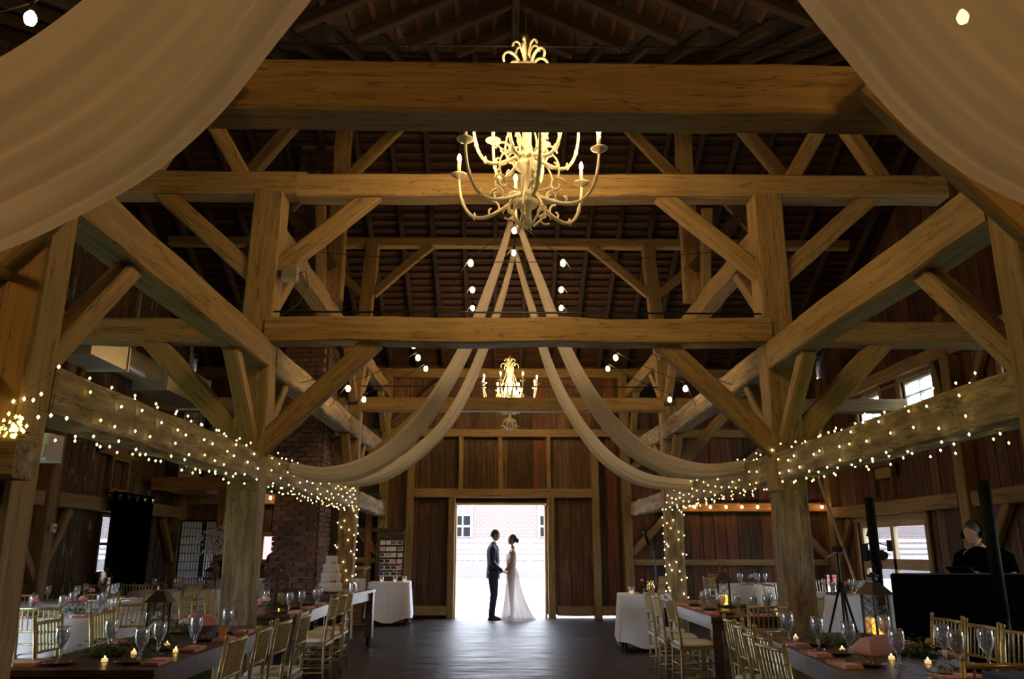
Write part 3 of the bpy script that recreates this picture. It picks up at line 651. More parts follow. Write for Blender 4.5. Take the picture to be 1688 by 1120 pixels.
def chair(x, y, deg, label, group=None, far=False):
    src = C1 if far else C0; lab = label
    if not used.get(far): used[far] = 1; src.location = (x, y, 0); src.rotation_euler = (0, 0, R(deg)); src['label'] = lab; c = src
    else: c = copy(src, (x, y, 0), R(deg), lab)
    c['group'] = group or 'gold chiavari chairs'; return c
def ordn(k): return ['nearest', 'second', 'third', 'fourth', 'fifth'][k]
GL, GR, GLF, GRF = 'chairs at the left near farm table', 'chairs at the right near farm table', 'chairs at the left far farm table', 'chairs at the right far farm table'
for k, (x_, y_, a) in enumerate([(-2.06, 5.25, 90), (-2.06, 5.85, 93), (-2.07, 6.42, 88), (-2.05, 7.0, 90)]):
    chair(x_, y_, a, 'gold chair on the aisle side of the left near farm table, %s from the camera' % ordn(k), GL)
for k, (x_, y_, a) in enumerate([(-3.42, 5.75, -86), (-3.42, 6.5, -90), (-3.40, 7.3, -92)]):
    chair(x_, y_, a, 'gold chair on the outer side of the left near farm table, %s from the camera' % ordn(k), GL)
for k, (x_, y_, a) in enumerate([(-2.27, 9.35, 90), (-2.29, 9.95, 87), (-2.3, 10.5, 92)]):
    chair(x_, y_, a, 'gold chair with pale cushion, aisle side of left far farm table, %s from the camera' % ordn(k), GLF)
for k, (x_, y_, a) in enumerate([(-3.55, 9.6, -90), (-3.55, 10.4, -90)]):
    chair(x_, y_, a, 'gold chair on the outer side of the left far farm table, %s from the camera' % ordn(k), GLF)
for k, (x_, y_, a) in enumerate([(1.86, 8.95, -88), (1.84, 9.6, -91), (1.86, 10.3, -90)]):
    chair(x_, y_, a, 'gold chair on the aisle side of the right far farm table, %s from the camera' % ordn(k), GRF)
for k, (x_, y_, a) in enumerate([(3.12, 9.3, 90), (3.12, 10.2, 88)]):
    chair(x_, y_, a, 'gold chair on the outer side of the right far farm table, %s from the camera' % ordn(k), GRF)
chair(2.36, 8.22, 2, 'gold chair at the near end of the right far farm table, back to camera', GRF)
for k, (x_, y_, a) in enumerate([(1.56, 4.82, -84), (1.66, 5.38, -83), (1.75, 5.92, -86), (1.82, 6.45, -85)]):
    chair(x_, y_, a, 'gold chair on the aisle side of the right near farm table, %s from the camera' % ordn(k), GR)
for k, (x_, y_, a) in enumerate([(2.93, 4.98, 92), (3.0, 5.48, 94), (3.02, 5.98, 92), (3.06, 6.5, 95)]):
    chair(x_, y_, a, 'gold chair before the black booth at the right near farm table, %s from the camera' % ordn(k), GR)
chair(2.2, 4.28, 0, 'gold chair at the near end of the right near farm table, back to camera', GR)
chair(3.62, 6.2, 70, 'gold chair turned sideways standing alone beside the tall black speaker column', 'loose gold chairs')
GT = 'chairs around the left round tables'
for x_, y_, a, lb in [(-4.5, 8.12, 3, 'gold chair nearest the camera at the nearest left round table, back to camera'), (-5.5, 8.28, -28, 'gold chair at the nearest left round table beside the outer wall, partly behind the post'),
    (-4.0, 8.60, 50, 'gold chair angled at the right side of the nearest left round table')]: chair(x_, y_, a, lb, GT)
for x_, y_, a, lb in [(-5.95, 10.28, 2, 'gold chair before the middle left round table, back to camera'), (-5.15, 10.45, 28, 'gold chair angled at the near right side of the middle left round table'),
    (-4.75, 10.9, 55, 'gold chair at the right side of the middle left round table, seat toward wall'), (-6.25, 12.52, 190, 'gold chair behind the middle left round table near the wall girt'),
    (-5.62, 12.62, 178, 'gold chair behind the middle left round table with back rail above the glasses'), (-4.95, 12.45, 150, 'gold chair behind and right of the middle left round table'),
    (-4.9, 13.05, 20, 'gold chair before the farthest left round table, nearest the timber post'), (-5.75, 13.02, -5, 'gold chair before the farthest left round table, middle of its near side'),
    (-6.75, 13.3, -60, 'gold chair by the left wall under the black curtain'), (-4.5, 14.2, 95, 'gold chair on the right side of the farthest left round table'), (-5.3, 15.2, 180, 'gold chair behind the farthest left round table')]:
    chair(x_, y_, a, lb, GT, True)
GS = 'chairs around the right round tables'
for x_, y_, a, lb in [(3.95, 15.6, -75, 'gold chair lit warm, left of the cream cloth table below the wall bulbs'), (4.45, 17.3, 185, 'gold chair behind the cream cloth table against the far wall'),
    (5.1, 15.35, 25, 'gold chair before the cream cloth table with white-lit back'), (5.7, 16.6, 110, 'gold chair on the right of the cream cloth table near the far corner'),
    (4.12, 12.6, -82, 'dark gold chair left of the grey cloth round table beside the right post'), (5.3, 14.1, 180, 'gold chair behind the grey cloth round table, sunlit white'), (5.95, 13.95, 165, 'gold chair behind the grey cloth round table by the big window'),
    (6.45, 12.5, 95, 'gold chair right of the grey cloth round table before the big window')]: chair(x_, y_, a, lb, GS, True)

# ---------------------------------------------------------------- tables
def farm_table(cx, cy, rz, wd, ln, label):
    t = thing('farm_table', label, 'table', (cx, cy, 0), rz, 'dark wooden farm tables')
    k = 5
    for i in range(k): MB().box((-wd / 2 + wd * (i + .5) / k, 0, .745), (wd / k - .004, ln, .035)).build('plank', 'table_wood', t)
    for s in (-1, 1):
        MB().box((s * (wd / 2 - .07), 0, .672), (.035, ln - .3, .11)).build('apron', 'table_wood', t); MB().box((0, s * (ln / 2 - .10), .672), (wd - .2, .035, .11)).build('apron', 'table_wood', t)
        MB().box((s * (wd / 2 - .012), 0, .715), (.024, ln, .05)).build('edge_board', 'table_wood', t)
        for q in (-1, 1): MB().box((s * (wd / 2 - .08), q * (ln / 2 - .13), .365), (.10, .10, .73)).build('leg', 'table_wood', t)
    return t
T1 = farm_table(-2.68, 6.40, 0, .92, 2.75, 'dark farm table nearest on the left, lantern and pink napkins on it')
T2 = farm_table(-2.82, 10.15, 0, .92, 2.2, 'dark farm table on the left beyond the second post')
T3 = farm_table(2.46, 10.05, 0, .94, 2.75, 'dark farm table on the right beyond the second post')
T4 = farm_table(2.32, 5.82, R(-5), .96, 2.6, 'dark farm table nearest on the right beside the black booth')
def round_cloth(cx, cy, r, h, mat, label, group='round tables under floor-length cloths', seed=0, hem=.03):
    t = thing('round_table', label, 'table', (cx, cy, 0), 0, group)
    MB().lathe([(r - .03, h - .03), (r - .03, h - .004)], 28).build('tabletop', 'light_wood', t); MB().lathe([(.25, .0), (.04, .05), (.04, h - .03)], 10).build('leg', 'black_metal', t)
    n = 72; r2 = random.Random(seed); ph = r2.random() * 6; vs = []; prof = [(0.02, h + .004), (r * .6, h + .004), (r, h), (r + .012, h - .03)] + [(r + .02 + .05 * q, h - .04 - (h - .04 - hem) * q) for q in (.15, .35, .55, .75, .9, 1)]
    for i, (rr, z) in enumerate(prof):
        q = max(0, (i - 3) / 6)
        for j in range(n):
            a = 2 * math.pi * j / n; ff = 1 + q * (.045 * math.sin(11 * a + ph) + .03 * math.sin(17 * a + ph * 2)); vs.append((rr * ff * math.cos(a), rr * ff * math.sin(a), z))
    MB().add(vs, [(i * n + j, i * n + (j + 1) % n, (i + 1) * n + (j + 1) % n, (i + 1) * n + j) for i in range(len(prof) - 1) for j in range(n)] + [tuple(range(n))]).build('tablecloth', mat, t, smooth=True)
    return t
round_cloth(-4.85, 9.15, .72, .76, 'cloth', 'round table in pale cloth nearest on the left, behind the first post', seed=1)
round_cloth(-5.85, 11.45, .84, .76, 'cloth', 'largest-looking round table in pale cloth, middle of the left aisle', seed=2)
round_cloth(-5.6, 14.1, .74, .76, 'cloth', 'farthest left round table in pale cloth before the paper screens', seed=3)
round_cloth(4.75, 16.35, .62, .76, 'cloth_cream', 'round table in cream cloth against the far right wall', seed=4)
round_cloth(5.2, 12.95, .78, .76, 'cloth', 'round table in grey cloth before the big right window', seed=5)
def square_cloth(cx, cy, rz, wx, wy, h, mat, label, hem=.04, seed=0, cat='table', rounded=True):
    t = thing('draped_table', label, cat, (cx, cy, 0), rz, None)
    MB().box((0, 0, h - .02), (wx - .03, wy - .03, .03)).build('tabletop', 'light_wood', t)
    for a in (-1, 1):
        for b_ in (-1, 1): MB().box((a * (wx / 2 - .06), b_ * (wy / 2 - .06), (h - .04) / 2), (.04, .04, h - .04)).build('leg', 'black_metal', t)
    n = 96; r2 = random.Random(seed); ph = r2.random() * 6; vs = []
    rows = [(0, 1e-3), (0, .6), (0, 1)] + [(q, 1) for q in (.03, .12, .25, .4, .55, .7, .85, 1)]
    for q, sc in rows:
        for j in range(n):
            a = 2 * math.pi * (j + .5) / n; c, s = math.cos(a), math.sin(a); f = 1 / max(abs(c), abs(s)); cor = min(1, (abs(c * s) * 2) ** 3)
            x_, y_ = c * f * wx / 2 * sc, s * f * wy / 2 * sc
            fold = q * (.012 * math.sin(13 * a + ph) + .010 * math.sin(22 * a + 2 * ph)); flare = 1 + q * (.05 + .10 * cor) + fold
            z = h + .004 - q * (h - hem + (.0 if not rounded else -.16 * (1 - cor) * 0)) + (q * .10 * cor * (1 if rounded else 0))
            vs.append((x_ * flare, y_ * flare, z))
    MB().add(vs, [(i * n + j, i * n + (j + 1) % n, (i + 1) * n + (j + 1) % n, (i + 1) * n + j) for i in range(len(rows) - 1) for j in range(n)]).build('tablecloth', mat, t, smooth=True)
    return t
square_cloth(-2.38, 16.75, R(3), .80, .80, .80, 'cloth', 'square table in white cloth holding the photo board left of the doorway', seed=3)
square_cloth(1.98, 12.6, R(-4), .74, .74, .78, 'cloth', 'square table in blue-white cloth right of the doorway beside the aisle chairs', seed=5)
square_cloth(-5.35, 16.45, 0, 1.0, .7, .86, 'cloth', 'buffet table in pale cloth below the left paper screens', seed=6)
square_cloth(-4.50, 15.5, 0, .9, .6, .84, 'cloth', 'drinks table in pleated cloth holding silver urns, left of the chimney', seed=7)
MB().box((-5.45, 16.25, .885), (1.0, .45, .03)).build('table_runner', 'black_cloth', label='black cloth laid over the buffet table by the paper screens', cat='cloth')

# cake cart
t = thing('cart_table', 'dark red-brown wooden cart table on casters carrying the cake', 'table', (-2.66, 12.35, 0), R(-6))
for i in range(4): MB().box((-.33 + .22 * i, 0, .81), (.215, 1.7, .04)).build('plank', 'cart_wood', t)
for a in (-1, 1):
    MB().box((a * .38, 0, .73), (.04, 1.5, .12)).build('apron', 'cart_wood', t); MB().box((0, a * .76, .73), (.76, .04, .12)).build('apron', 'cart_wood', t)
    for b_ in (-1, 1):
        l_ = MB().box((a * .38, b_ * .74, .46), (.11, .11, .68)).build('leg', 'cart_wood', t)
        cs = MB(); cs.tube([(a * .38 - .025, b_ * .74, .065), (a * .38 + .025, b_ * .74, .065)], .065, 14); cs.box((a * .38, b_ * .74, .115), (.07, .05, .03)); cs.build('caster', 'black', t)
MB().lathe([(.20, 0), (.21, .015), (.03, .02)], 20).build('cake_stand', 'chrome', loc=(-2.62, 11.98, .83), label='round silver board under the tiered cake', cat='cake stand')
t = thing('wedding_cake', 'four-tier rustic iced cake with dark berries on the wooden cart', 'cake', (-2.62, 11.98, .851))
for k, (r_, h_) in enumerate(((.165, .13), (.14, .13), (.115, .12), (.085, .115))):
    z0 = [0, .13, .26, .38][k]; MB().lathe([(r_, z0), (r_ + .003, z0 + .02), (r_ - .003, z0 + .05), (r_ + .004, z0 + .08), (r_ - .001, z0 + h_ - .004), (r_ - .01, z0 + h_)], 22).build('tier', 'cake', t, smooth=True)
bb = MB()
for k in range(26): a = rnd.uniform(-1.9, .9); q = rnd.choice([(.17, .14), (.145, .27), (.10, .39), (.05, .505)]); bb.ball((q[0] * math.cos(a), q[0] * math.sin(a), q[1] + rnd.random() * .01), .013, 6, 4)
bb.build('berries', 'berry', t, kind='stuff')
MB().lathe([(.13, 0), (.15, .02), (.12, .05)], 12).build('berry_bowl', 'berry', loc=(-2.85, 11.75, .83), label='low dish of dark red berries beside the cake', cat='dish')
for k, (x_, y_) in enumerate(((-2.36, 12.2), (-2.30, 12.35), (-2.42, 12.5))):
    MB().lathe([(.028, 0), (.032, .12), (.034, .13)], 10).build('votive_glass', 'glass', loc=(x_, y_, .83), label='tall clear glass right of the cake, %s' % ['nearest of three', 'the middle one', 'farthest of three'][k], cat='glass', group='clear glasses beside the cake')
MB().box((0, 0, .09), (.16, .012, .18)).build('greeting_card', 'paper', loc=(-2.30, 12.62, .83), label='white card with dark flower print behind the cake', cat='card')

# ---------------------------------------------------------------- tableware
def make_goblet():
    t = thing('water_goblet', '', 'glass'); 
    MB().lathe([(.034, 0), (.034, .003), (.008, .008), (.006, .03), (.011, .045), (.007, .055), (.012, .066), (.031, .095), (.038, .13), (.036, .165), (.033, .182), (.031, .182), (.034, .16), (.036, .13), (.029, .098), (.008, .072)], 14, cap=False).build('bowl', 'glass', t, smooth=True)
    MB().lathe([(.008, .074), (.028, .100), (.0345, .13), (.0335, .158), (.001, .158)], 12, cap=False).build('water', 'water', t, smooth=True)
    return t
GOB = make_goblet(); gi = [0]
def goblet(x, y, z, label, sc=1.0, group='stemmed water goblets'):
    if gi[0] == 0: g = GOB; g.location = (x, y, z); g['label'] = label; g['group'] = group
    else: g = copy(GOB, (x, y, z), 0, label, group)
    g.scale = (sc,) * 3; gi[0] = 1; return g
def make_lantern():
    t = thing('lantern', '', 'lantern'); a = .060; h = .26
    MB().box((0, 0, .015), (.155, .155, .03)).build('base', 'lantern_metal', t)
    for s in (-1, 1):
        for q in (-1, 1): MB().box((s * a, q * a, .03 + h / 2), (.013, .013, h)).build('post', 'lantern_metal', t)
    for k in range(4):
        m = Matrix.Rotation(k * math.pi / 2, 3, 'Z'); lt = MB()
        for (p, q) in (((-a, .04), (a, .04 + h * .33)), ((-a, .04 + h * .33), (a, .04 + h * .66)), ((-a, .04 + h * .66), (a, .02 + h)), ((a, .04), (-a, .04 + h * .33)), ((a, .04 + h * .33), (-a, .04 + h * .66)), ((a, .04 + h * .66), (-a, .02 + h))):
            lt.tube([m @ Vector((p[0], -a, p[1])), m @ Vector((q[0], -a, q[1]))], .0022, 4)
        lt.build('lattice', 'lantern_metal', t)
        MB().box(m @ Vector((0, -a + .006, .03 + h / 2)), (.11, .002, h - .01) if k % 2 == 0 else (.002, .11, h - .01)).build('pane', 'window_glass', t)
    rf = MB(); q = .090; rf.add([(-q, -q, h + .03), (q, -q, h + .03), (q, q, h + .03), (-q, q, h + .03), (-.03, -.03, h + .11), (.03, -.03, h + .11), (.03, .03, h + .11), (-.03, .03, h + .11)], [(3, 2, 1, 0), (0, 1, 5, 4), (1, 2, 6, 5), (2, 3, 7, 6), (3, 0, 4, 7), (4, 5, 6, 7)]); rf.build('roof', 'lantern_metal', t)
    MB().lathe([(.032, h + .12), (.032, h + .145), (.045, h + .15), (.01, h + .175)], 10).build('chimney_cap', 'lantern_metal', t)
    MB().tube([(.03 * math.cos(k * math.pi / 4), 0, h + .20 + .03 * math.sin(k * math.pi / 4)) for k in range(8)], .003, 5, closed=True).build('ring_handle', 'lantern_metal', t)
    return t
LAN = make_lantern(); li = [0]
def lantern(x, y, z, label, candle='wax_dim', clabel='', sc=1.0, hh=.12):
    if li[0] == 0: g = LAN; g.location = (x, y, z); g['label'] = label
    else: g = copy(LAN, (x, y, z), rnd.uniform(-.3, .3), label)
    g['group'] = 'metal lanterns'; g.scale = (sc,) * 3; li[0] = 1
    MB().lathe([(.036, 0), (.038, .01), (.038, hh - .01), (.03, hh)], 14).build('pillar_candle', candle, loc=(x, y, z + .031 * sc), label=clabel, cat='candle', group='pillar candles in lanterns').scale = (sc,) * 3
def bush(name, loc, sx, sy, sz, n, mats, label, cat='greenery', leaf=.035, fl=(), group=None):
    t = thing(name, label, cat, loc, rnd.random() * 3, group); mb = MB()
    for k in range(n):
        p = Vector((rnd.gauss(0, .4) * sx, rnd.gauss(0, .4) * sy, abs(rnd.gauss(0, .45)) * sz)); a = rnd.random() * 6.3; d = Vector((math.cos(a), math.sin(a), rnd.uniform(-.2, .8))).normalized() * leaf * rnd.uniform(.6, 1.4)
        sd = d.cross(Vector((0, 0, 1))).normalized() * leaf * .28; mb.cur = rnd.randint(0, len(mats) - 1)
        mb.add([p, p + d * .5 + sd, p + d + Vector((0, 0, -.3 * leaf)), p + d * .5 - sd], [(0, 1, 2, 3)])
    mb.build('leaves', list(mats), t, kind='stuff')
    for (dx, dy, dz, r_, mt) in fl:
        f = MB(); 
        for q in range(9):
            a = q * 2.4; rr = r_ * (.25 + .07 * q); f.ball((math.cos(a) * rr * .6, math.sin(a) * rr * .6, r_ * .5 - q * r_ * .06), r_ * .45, 6, 4, (1, 1, .6))
        f.build('flower', mt, t, loc=(dx, dy, dz), smooth=True)
    return t
def tealight(x, y, z, lab):
    t = thing('tea_light', lab, 'candle', (x, y, z), 0, 'glowing tea lights')
    MB().lathe([(.019, 0), (.019, .018), (.012, .020)], 10).build('cup', 'wax', t, smooth=True); MB().lathe([(.002, .018), (.006, .023), (.005, .029), (.001, .036)], 8).build('flame', 'flame', t, smooth=True)
def setting(x, y, rz, z, where, plate='plate', folded=True):
    n_ = MB(); n_.box((0, 0, .006), (.24, .11, .012)); n_.box((.05, 0, .016), (.12, .105, .010)); n_.box((-.115, 0, .014), (.02, .112, .014))
    c, s = math.cos(rz), math.sin(rz)
    n_.build('napkin', 'napkin', loc=(x + c * .0 - s * -.10, y + s * .0 + c * -.10, z), rot=(0, 0, rz), label='folded pink napkin ' + where, cat='napkin', group='folded pink napkins')
    t = thing('salad_plate', 'dark plate with salad ' + where, 'plate', (x - s * .06, y + c * .06, z), rz, 'plates with salad')
    MB().lathe([(.05, 0), (.085, .010), (.10, .016), (.10, .019), (.05, .008)], 18).build('dish', plate, t, smooth=True)
    sd = MB()
    for k in range(26): p = Vector((rnd.gauss(0, .03), rnd.gauss(0, .03), .015 + abs(rnd.gauss(0, .012)))); a = rnd.random() * 6; sd.cur = 0 if k % 4 else 1; sd.add([p, p + Vector((.02 * math.cos(a), .02 * math.sin(a), .01)), p + Vector((.012 * math.cos(a + 1), .012 * math.sin(a + 1), -.004))], [(0, 1, 2)])
    sd.build('salad', ['salad', 'petal_orange'], t, kind='stuff')
TZ = .7635
# left near table
for k, (x_, y_) in enumerate([(-2.97, 5.40), (-2.92, 5.95), (-2.45, 5.35), (-2.5, 5.75), (-2.98, 6.75), (-2.42, 6.2), (-2.42, 6.9)]):
    goblet(x_, y_, TZ, 'stemmed water goblet on the left near farm table, %s' % ['front left beside the moss', 'left side behind the front goblet', 'front right corner of the table', 'right of the white flowers', 'far left side near the lantern', 'beside the wicker basket', 'far right by the basket of napkins'][k], 1.15)
for k, (x_, y_, a) in enumerate([(-2.42, 5.3, 90), (-2.44, 5.95, 90), (-2.42, 6.55, 90), (-2.44, 7.1, 90), (-2.95, 5.25, -90), (-2.95, 6.3, -90), (-2.95, 7.1, -90)]):
    setting(x_, y_, R(a), TZ, 'on the left near farm table, ' + ['aisle side front', 'aisle side second', 'aisle side third', 'aisle side last', 'outer side front', 'outer side middle', 'outer side last'][k])
lantern(-2.80, 6.45, TZ, 'bronze lattice lantern on the left near farm table', 'wax_dim', 'cream pillar candle inside the lantern on the left near farm table', 1.0)
bush('moss_mound', (-2.78, 5.62, TZ), .16, .16, .09, 420, ['leaf', 'leaf_pale'], 'low mound of green fern on the left near farm table')
bush('flower_cluster', (-2.62, 5.95, TZ), .14, .14, .16, 260, ['leaf', 'leaf_pale'], 'cluster of cream flowers and leaves before the lantern on the left near table', 'flowers', fl=[(0, 0, .14, .05, 'petal_white'), (.08, .02, .10, .045, 'petal_white'), (-.07, .03, .12, .04, 'petal_white'), (.02, .1, .08, .05, 'petal_pink')])
bush('flower_cluster', (-2.72, 6.95, TZ), .12, .12, .14, 200, ['leaf'], 'cluster of pink and peach roses behind the lantern on the left near table', 'flowers', fl=[(0, 0, .12, .06, 'petal_pink'), (.10, .02, .10, .055, 'petal_pink'), (-.09, .03, .10, .05, 'petal_white')])
t = thing('wicker_basket', 'dark wicker basket holding pink napkins on the left near table', 'basket', (-2.55, 6.72, TZ), .2); MB().lathe([(.09, 0), (.115, .10), (.12, .10), (.11, .09)], 16).build('basket_body', 'wicker', t); 
for k in range(5): MB().box((rnd.uniform(-.05, .05), rnd.uniform(-.05, .05), .12), (.10, .05, .09), Matrix.Rotation(rnd.uniform(-.6, .6), 3, 'Y')).build('napkin_roll', 'napkin', t)
MB().box((0, 0, .045), (.06, .008, .09)).build('table_card', 'petal_orange', loc=(-2.36, 6.62, TZ), rot=(0, 0, .4), label='small orange leaf-shaped card by the wicker basket', cat='card')
for k, (x_, y_) in enumerate([(-2.68, 5.38), (-2.42, 5.75 + .1), (-2.66, 5.75), (-2.62, 6.2)]): tealight(x_, y_, TZ, ['glowing tea light at front of the left near table beside the moss', 'glowing tea light at right of the left near table', 'glowing tea light among the cream flowers', 'glowing tea light just before the bronze lantern'][k])
# left far table
for k, (x_, y_) in enumerate([(-3.05, 9.35), (-2.55, 9.4), (-2.5, 9.75), (-2.45, 10.3), (-2.95, 9.9), (-2.5, 10.7)]): goblet(x_, y_, TZ, 'stemmed water goblet on the left far farm table, %s' % ['front left beside the post', 'front right corner', 'right side by the tea light', 'right side farther back', 'left side by the lantern', 'far right end by the cake cart'][k], 1.15)
for k, (x_, y_, a) in enumerate([(-2.55, 9.3, 90), (-2.55, 9.95, 90), (-2.55, 10.55, 90), (-3.1, 9.6, -90), (-3.1, 10.4, -90)]): setting(x_, y_, R(a), TZ, 'on the left far farm table, ' + ['aisle side front', 'aisle side middle', 'aisle side back', 'outer side front', 'outer side back'][k])
lantern(-2.85, 10.2, TZ, 'black lantern on the left far farm table before the chimney', 'wax_dim', 'cream pillar candle inside the lantern before the chimney', 1.1)
bush('flower_cluster', (-2.8, 9.65, TZ), .13, .13, .14, 260, ['leaf', 'leaf_pale'], 'cluster of green leaves and pale flowers on the left far table', 'flowers', fl=[(0, .1, .12, .05, 'petal_white'), (.1, .12, .1, .05, 'petal_white'), (-.1, .1, .1, .05, 'petal_pink')])
tealight(-2.66, 9.4, TZ, 'glowing tea light on the left far farm table')
# right far table
for k, (x_, y_) in enumerate([(2.14, 9.55), (2.24, 9.15), (2.35, 8.95), (2.48, 8.8), (2.62, 8.8), (2.78, 9.2), (2.4, 10.4)]): goblet(x_, y_, TZ, 'water goblet on the right far farm table, %s' % ['leftmost at the aisle edge', 'second from the aisle edge', 'middle of the near group', 'left of the tea light', 'right of the tea light', 'right side beside the moss', 'far back by the lantern'][k], 1.15)
for k, (x_, y_, a) in enumerate([(2.18, 9.0, -90), (2.18, 9.7, -90), (2.18, 10.4, -90), (2.76, 9.2, 90), (2.76, 10.1, 90), (2.55, 8.85, 0)]): setting(x_, y_, R(a), TZ, 'on the right far farm table, ' + ['aisle side front', 'aisle side middle', 'aisle side back', 'outer side front', 'outer side back', 'near end'][k])
lantern(2.5, 10.0, TZ, 'dark lantern with orange glow on the right far farm table', 'amber', 'glowing orange pillar candle inside the right far table lantern', 1.1, .10)
bush('moss_mound', (2.62, 9.3, TZ), .14, .12, .09, 300, ['leaf', 'leaf_pale'], 'low mound of green fern on the right far farm table')
tealight(2.48, 8.98, TZ, 'glowing tea light at the near end of the right far table'); tealight(2.75, 8.86, TZ, 'glowing tea light at the near right of the right far table')
# right near table
for k, (x_, y_) in enumerate([(1.98, 6.35), (2.05, 5.95), (2.1, 5.55), (2.18, 5.05), (2.50, 4.98), (2.62, 5.35), (2.72, 5.05), (2.6, 6.1)]): goblet(x_, y_, TZ, 'stemmed water goblet on the right near farm table, %s' % ['leftmost at the far aisle corner', 'second along the aisle edge', 'third along the aisle edge', 'nearest on the aisle side, front center', 'pair at front right, left one', 'pair at front right, rear one', 'rightmost before the end chair', 'far one beside the amber lantern'][k], 1.2)
for k, (x_, y_, a) in enumerate([(1.97, 5.1, -86), (2.0, 5.62, -86), (2.06, 6.15, -86), (2.6, 4.95, 88), (2.66, 5.6, 88), (2.70, 6.2, 88), (2.3, 4.72, 0)]): setting(x_, y_, R(a), TZ, 'on the right near farm table, ' + ['aisle side front', 'aisle side middle', 'aisle side back', 'booth side front', 'booth side middle', 'booth side back', 'near end'][k])
lantern(2.78, 6.6, TZ, 'large bronze lantern with amber glow on the right near farm table', 'amber', 'glowing amber pillar candle inside the right near table lantern', 1.15, .10)
bush('moss_mound', (2.56, 5.55, TZ), .15, .15, .10, 380, ['leaf', 'leaf_pale'], 'mound of green fern with an orange flower on the right near table', fl=[(-.06, .05, .09, .04, 'petal_orange')])
bush('greenery_garland', (2.26, 6.2, TZ), .20, .35, .07, 380, ['leaf', 'leaf_pale'], 'trailing leafy garland along the middle of the right near table')
MB().add([(-.16, -.12, 0), (.16, -.12, 0), (.16, .12, 0), (-.16, .12, 0), (-.12, -.06, .10), (.07, -.07, .13), (.10, .06, .11), (-.08, .07, .09)], [(3, 2, 1, 0), (0, 1, 5, 4), (1, 2, 6, 5), (2, 3, 7, 6), (3, 0, 4, 7), (4, 5, 6, 7)]).build('napkin_pile', 'napkin', loc=(2.36, 5.72, TZ), rot=(0, 0, .3), label='heaped pink napkins before the amber lantern on the right near table', cat='napkin')
for k, (x_, y_) in enumerate([(2.16, 5.82), (2.44, 5.22), (2.12, 6.6), (2.3, 5.4)]): tealight(x_, y_, TZ, ['glowing tea light on the right near table between the aisle goblets', 'glowing tea light at the front of the right near table', 'glowing tea light at the far aisle corner of the right near table', 'glowing tea light in the middle of the right near table'][k])
# round tables
spots = [(-4.85, 9.15, .45, 'nearest left'), (-5.85, 11.45, .55, 'middle left'), (-5.6, 14.1, .5, 'farthest left'), (4.75, 16.35, .38, 'cream'), (5.2, 12.95, .5, 'grey')]
for cx_, cy_, r_, nm in spots:
    for k in range(5):
        a = -2.4 + k * 1.1; sd_ = ['left side', 'near left side', 'near right side', 'right side', 'far side'][k]
        goblet(cx_ + r_ * .8 * math.cos(a), cy_ + r_ * .8 * math.sin(a), .766, 'water goblet on the %s round table, %s' % (nm, sd_), 1.15)
        if k < 4: setting(cx_ + r_ * math.cos(a + .45), cy_ + r_ * math.sin(a + .45), a + .45 + math.pi / 2, .766, 'on the %s round table, %s' % (nm, sd_), 'plate_white')
    bush('flower_cluster', (cx_ + .05, cy_ + .05, .766), .16, .16, .14, 220, ['leaf', 'leaf_pale'], 'table centrepiece of greens and roses on the %s round table' % nm, 'flowers', fl=[(.05, 0, .14, .06, 'petal_pink'), (-.08, .04, .12, .055, 'petal_pink' if nm != 'farthest left' else 'petal_orange')])
lantern(-5.75, 11.8, .766, 'black lantern on the middle left round table', 'wax_dim', 'pillar candle inside the lantern on the middle left round table'); lantern(-5.2, 14.5, .766, 'dark lantern on the farthest left round table', 'wax_dim', 'pillar candle inside the lantern on the farthest left table')
lantern(4.95, 12.8, .766, 'dark lantern on the grey round table beside the right post', 'wax_dim', 'pillar candle inside the lantern on the grey round table')
bush('flower_cluster', (-5.0, 8.72, .766), .12, .12, .12, 200, ['leaf'], 'peach rose in dark leaves at near edge of the nearest left round table', 'flowers', fl=[(0, 0, .15, .06, 'petal_pink')])

# items on the two square tables
def votive(x, y, z, label, lit=True):
    t = thing('candle_jar', label, 'candle', (x, y, z), 0, 'candles in glass jars'); MB().lathe([(.04, 0), (.045, .05), (.042, .11), (.038, .11), (.04, .05), (.035, .006)], 12, cap=False).build('jar', 'glass', t, smooth=True); MB().lathe([(.03, .008), (.03, .05), (.004, .052)], 10).build('wax', 'wax', t)
votive(-2.52, 16.5, .806, 'candle jar on the photo board table, left one'); votive(-2.08, 16.55, .806, 'amber candle jar at the right corner of the photo board table'); votive(-2.25, 16.45, .806, 'small candle jar in front of the photo board, middle')
t = thing('photo_board', 'upright weathered wood frame hung with rows of small photographs', 'photo board', (-2.42, 16.95, .806), R(4)); t.rotation_euler = (R(-6), 0, R(4))
for k in range(5): MB().box((-.20 + .10 * k, .02, .52), (.096, .02, 1.02)).build('plank', 'plank_peel', t)
for s in (-1, 1): MB().box((s * .27, 0, .52), (.04, .06, 1.06)).build('frame', 'timber_dark', t); MB().box((0, 0, .52 + s * .51), (.58, .06, .04)).build('frame', 'timber_dark', t)
for k in range(4): MB().tube([(-.18 + .12 * k, -.005, 1.0), (-.18 + .12 * k, -.005, .08)], .002, 4).build('string', 'wire', t)
pcol = ['petal_white', 'suit', 'leaf_pale', 'napkin', 'stone_out', 'paper', 'timber_dark', 'blue_cup']
for r_ in range(6):
    for c_ in range(4):
        ph = MB().box((-.18 + .12 * c_ + rnd.uniform(-.01, .01), -.012, .76 - r_ * .125), (.105, .004, .085), Matrix.Rotation(rnd.uniform(-.1, .1), 3, 'Y')).build('photograph', 'paper', t)
        MB().box((-.18 + .12 * c_, -.016, .765 - r_ * .125), (.085, .003, .06)).build('picture', pcol[(r_ * 3 + c_ * 5) % 8], ph)
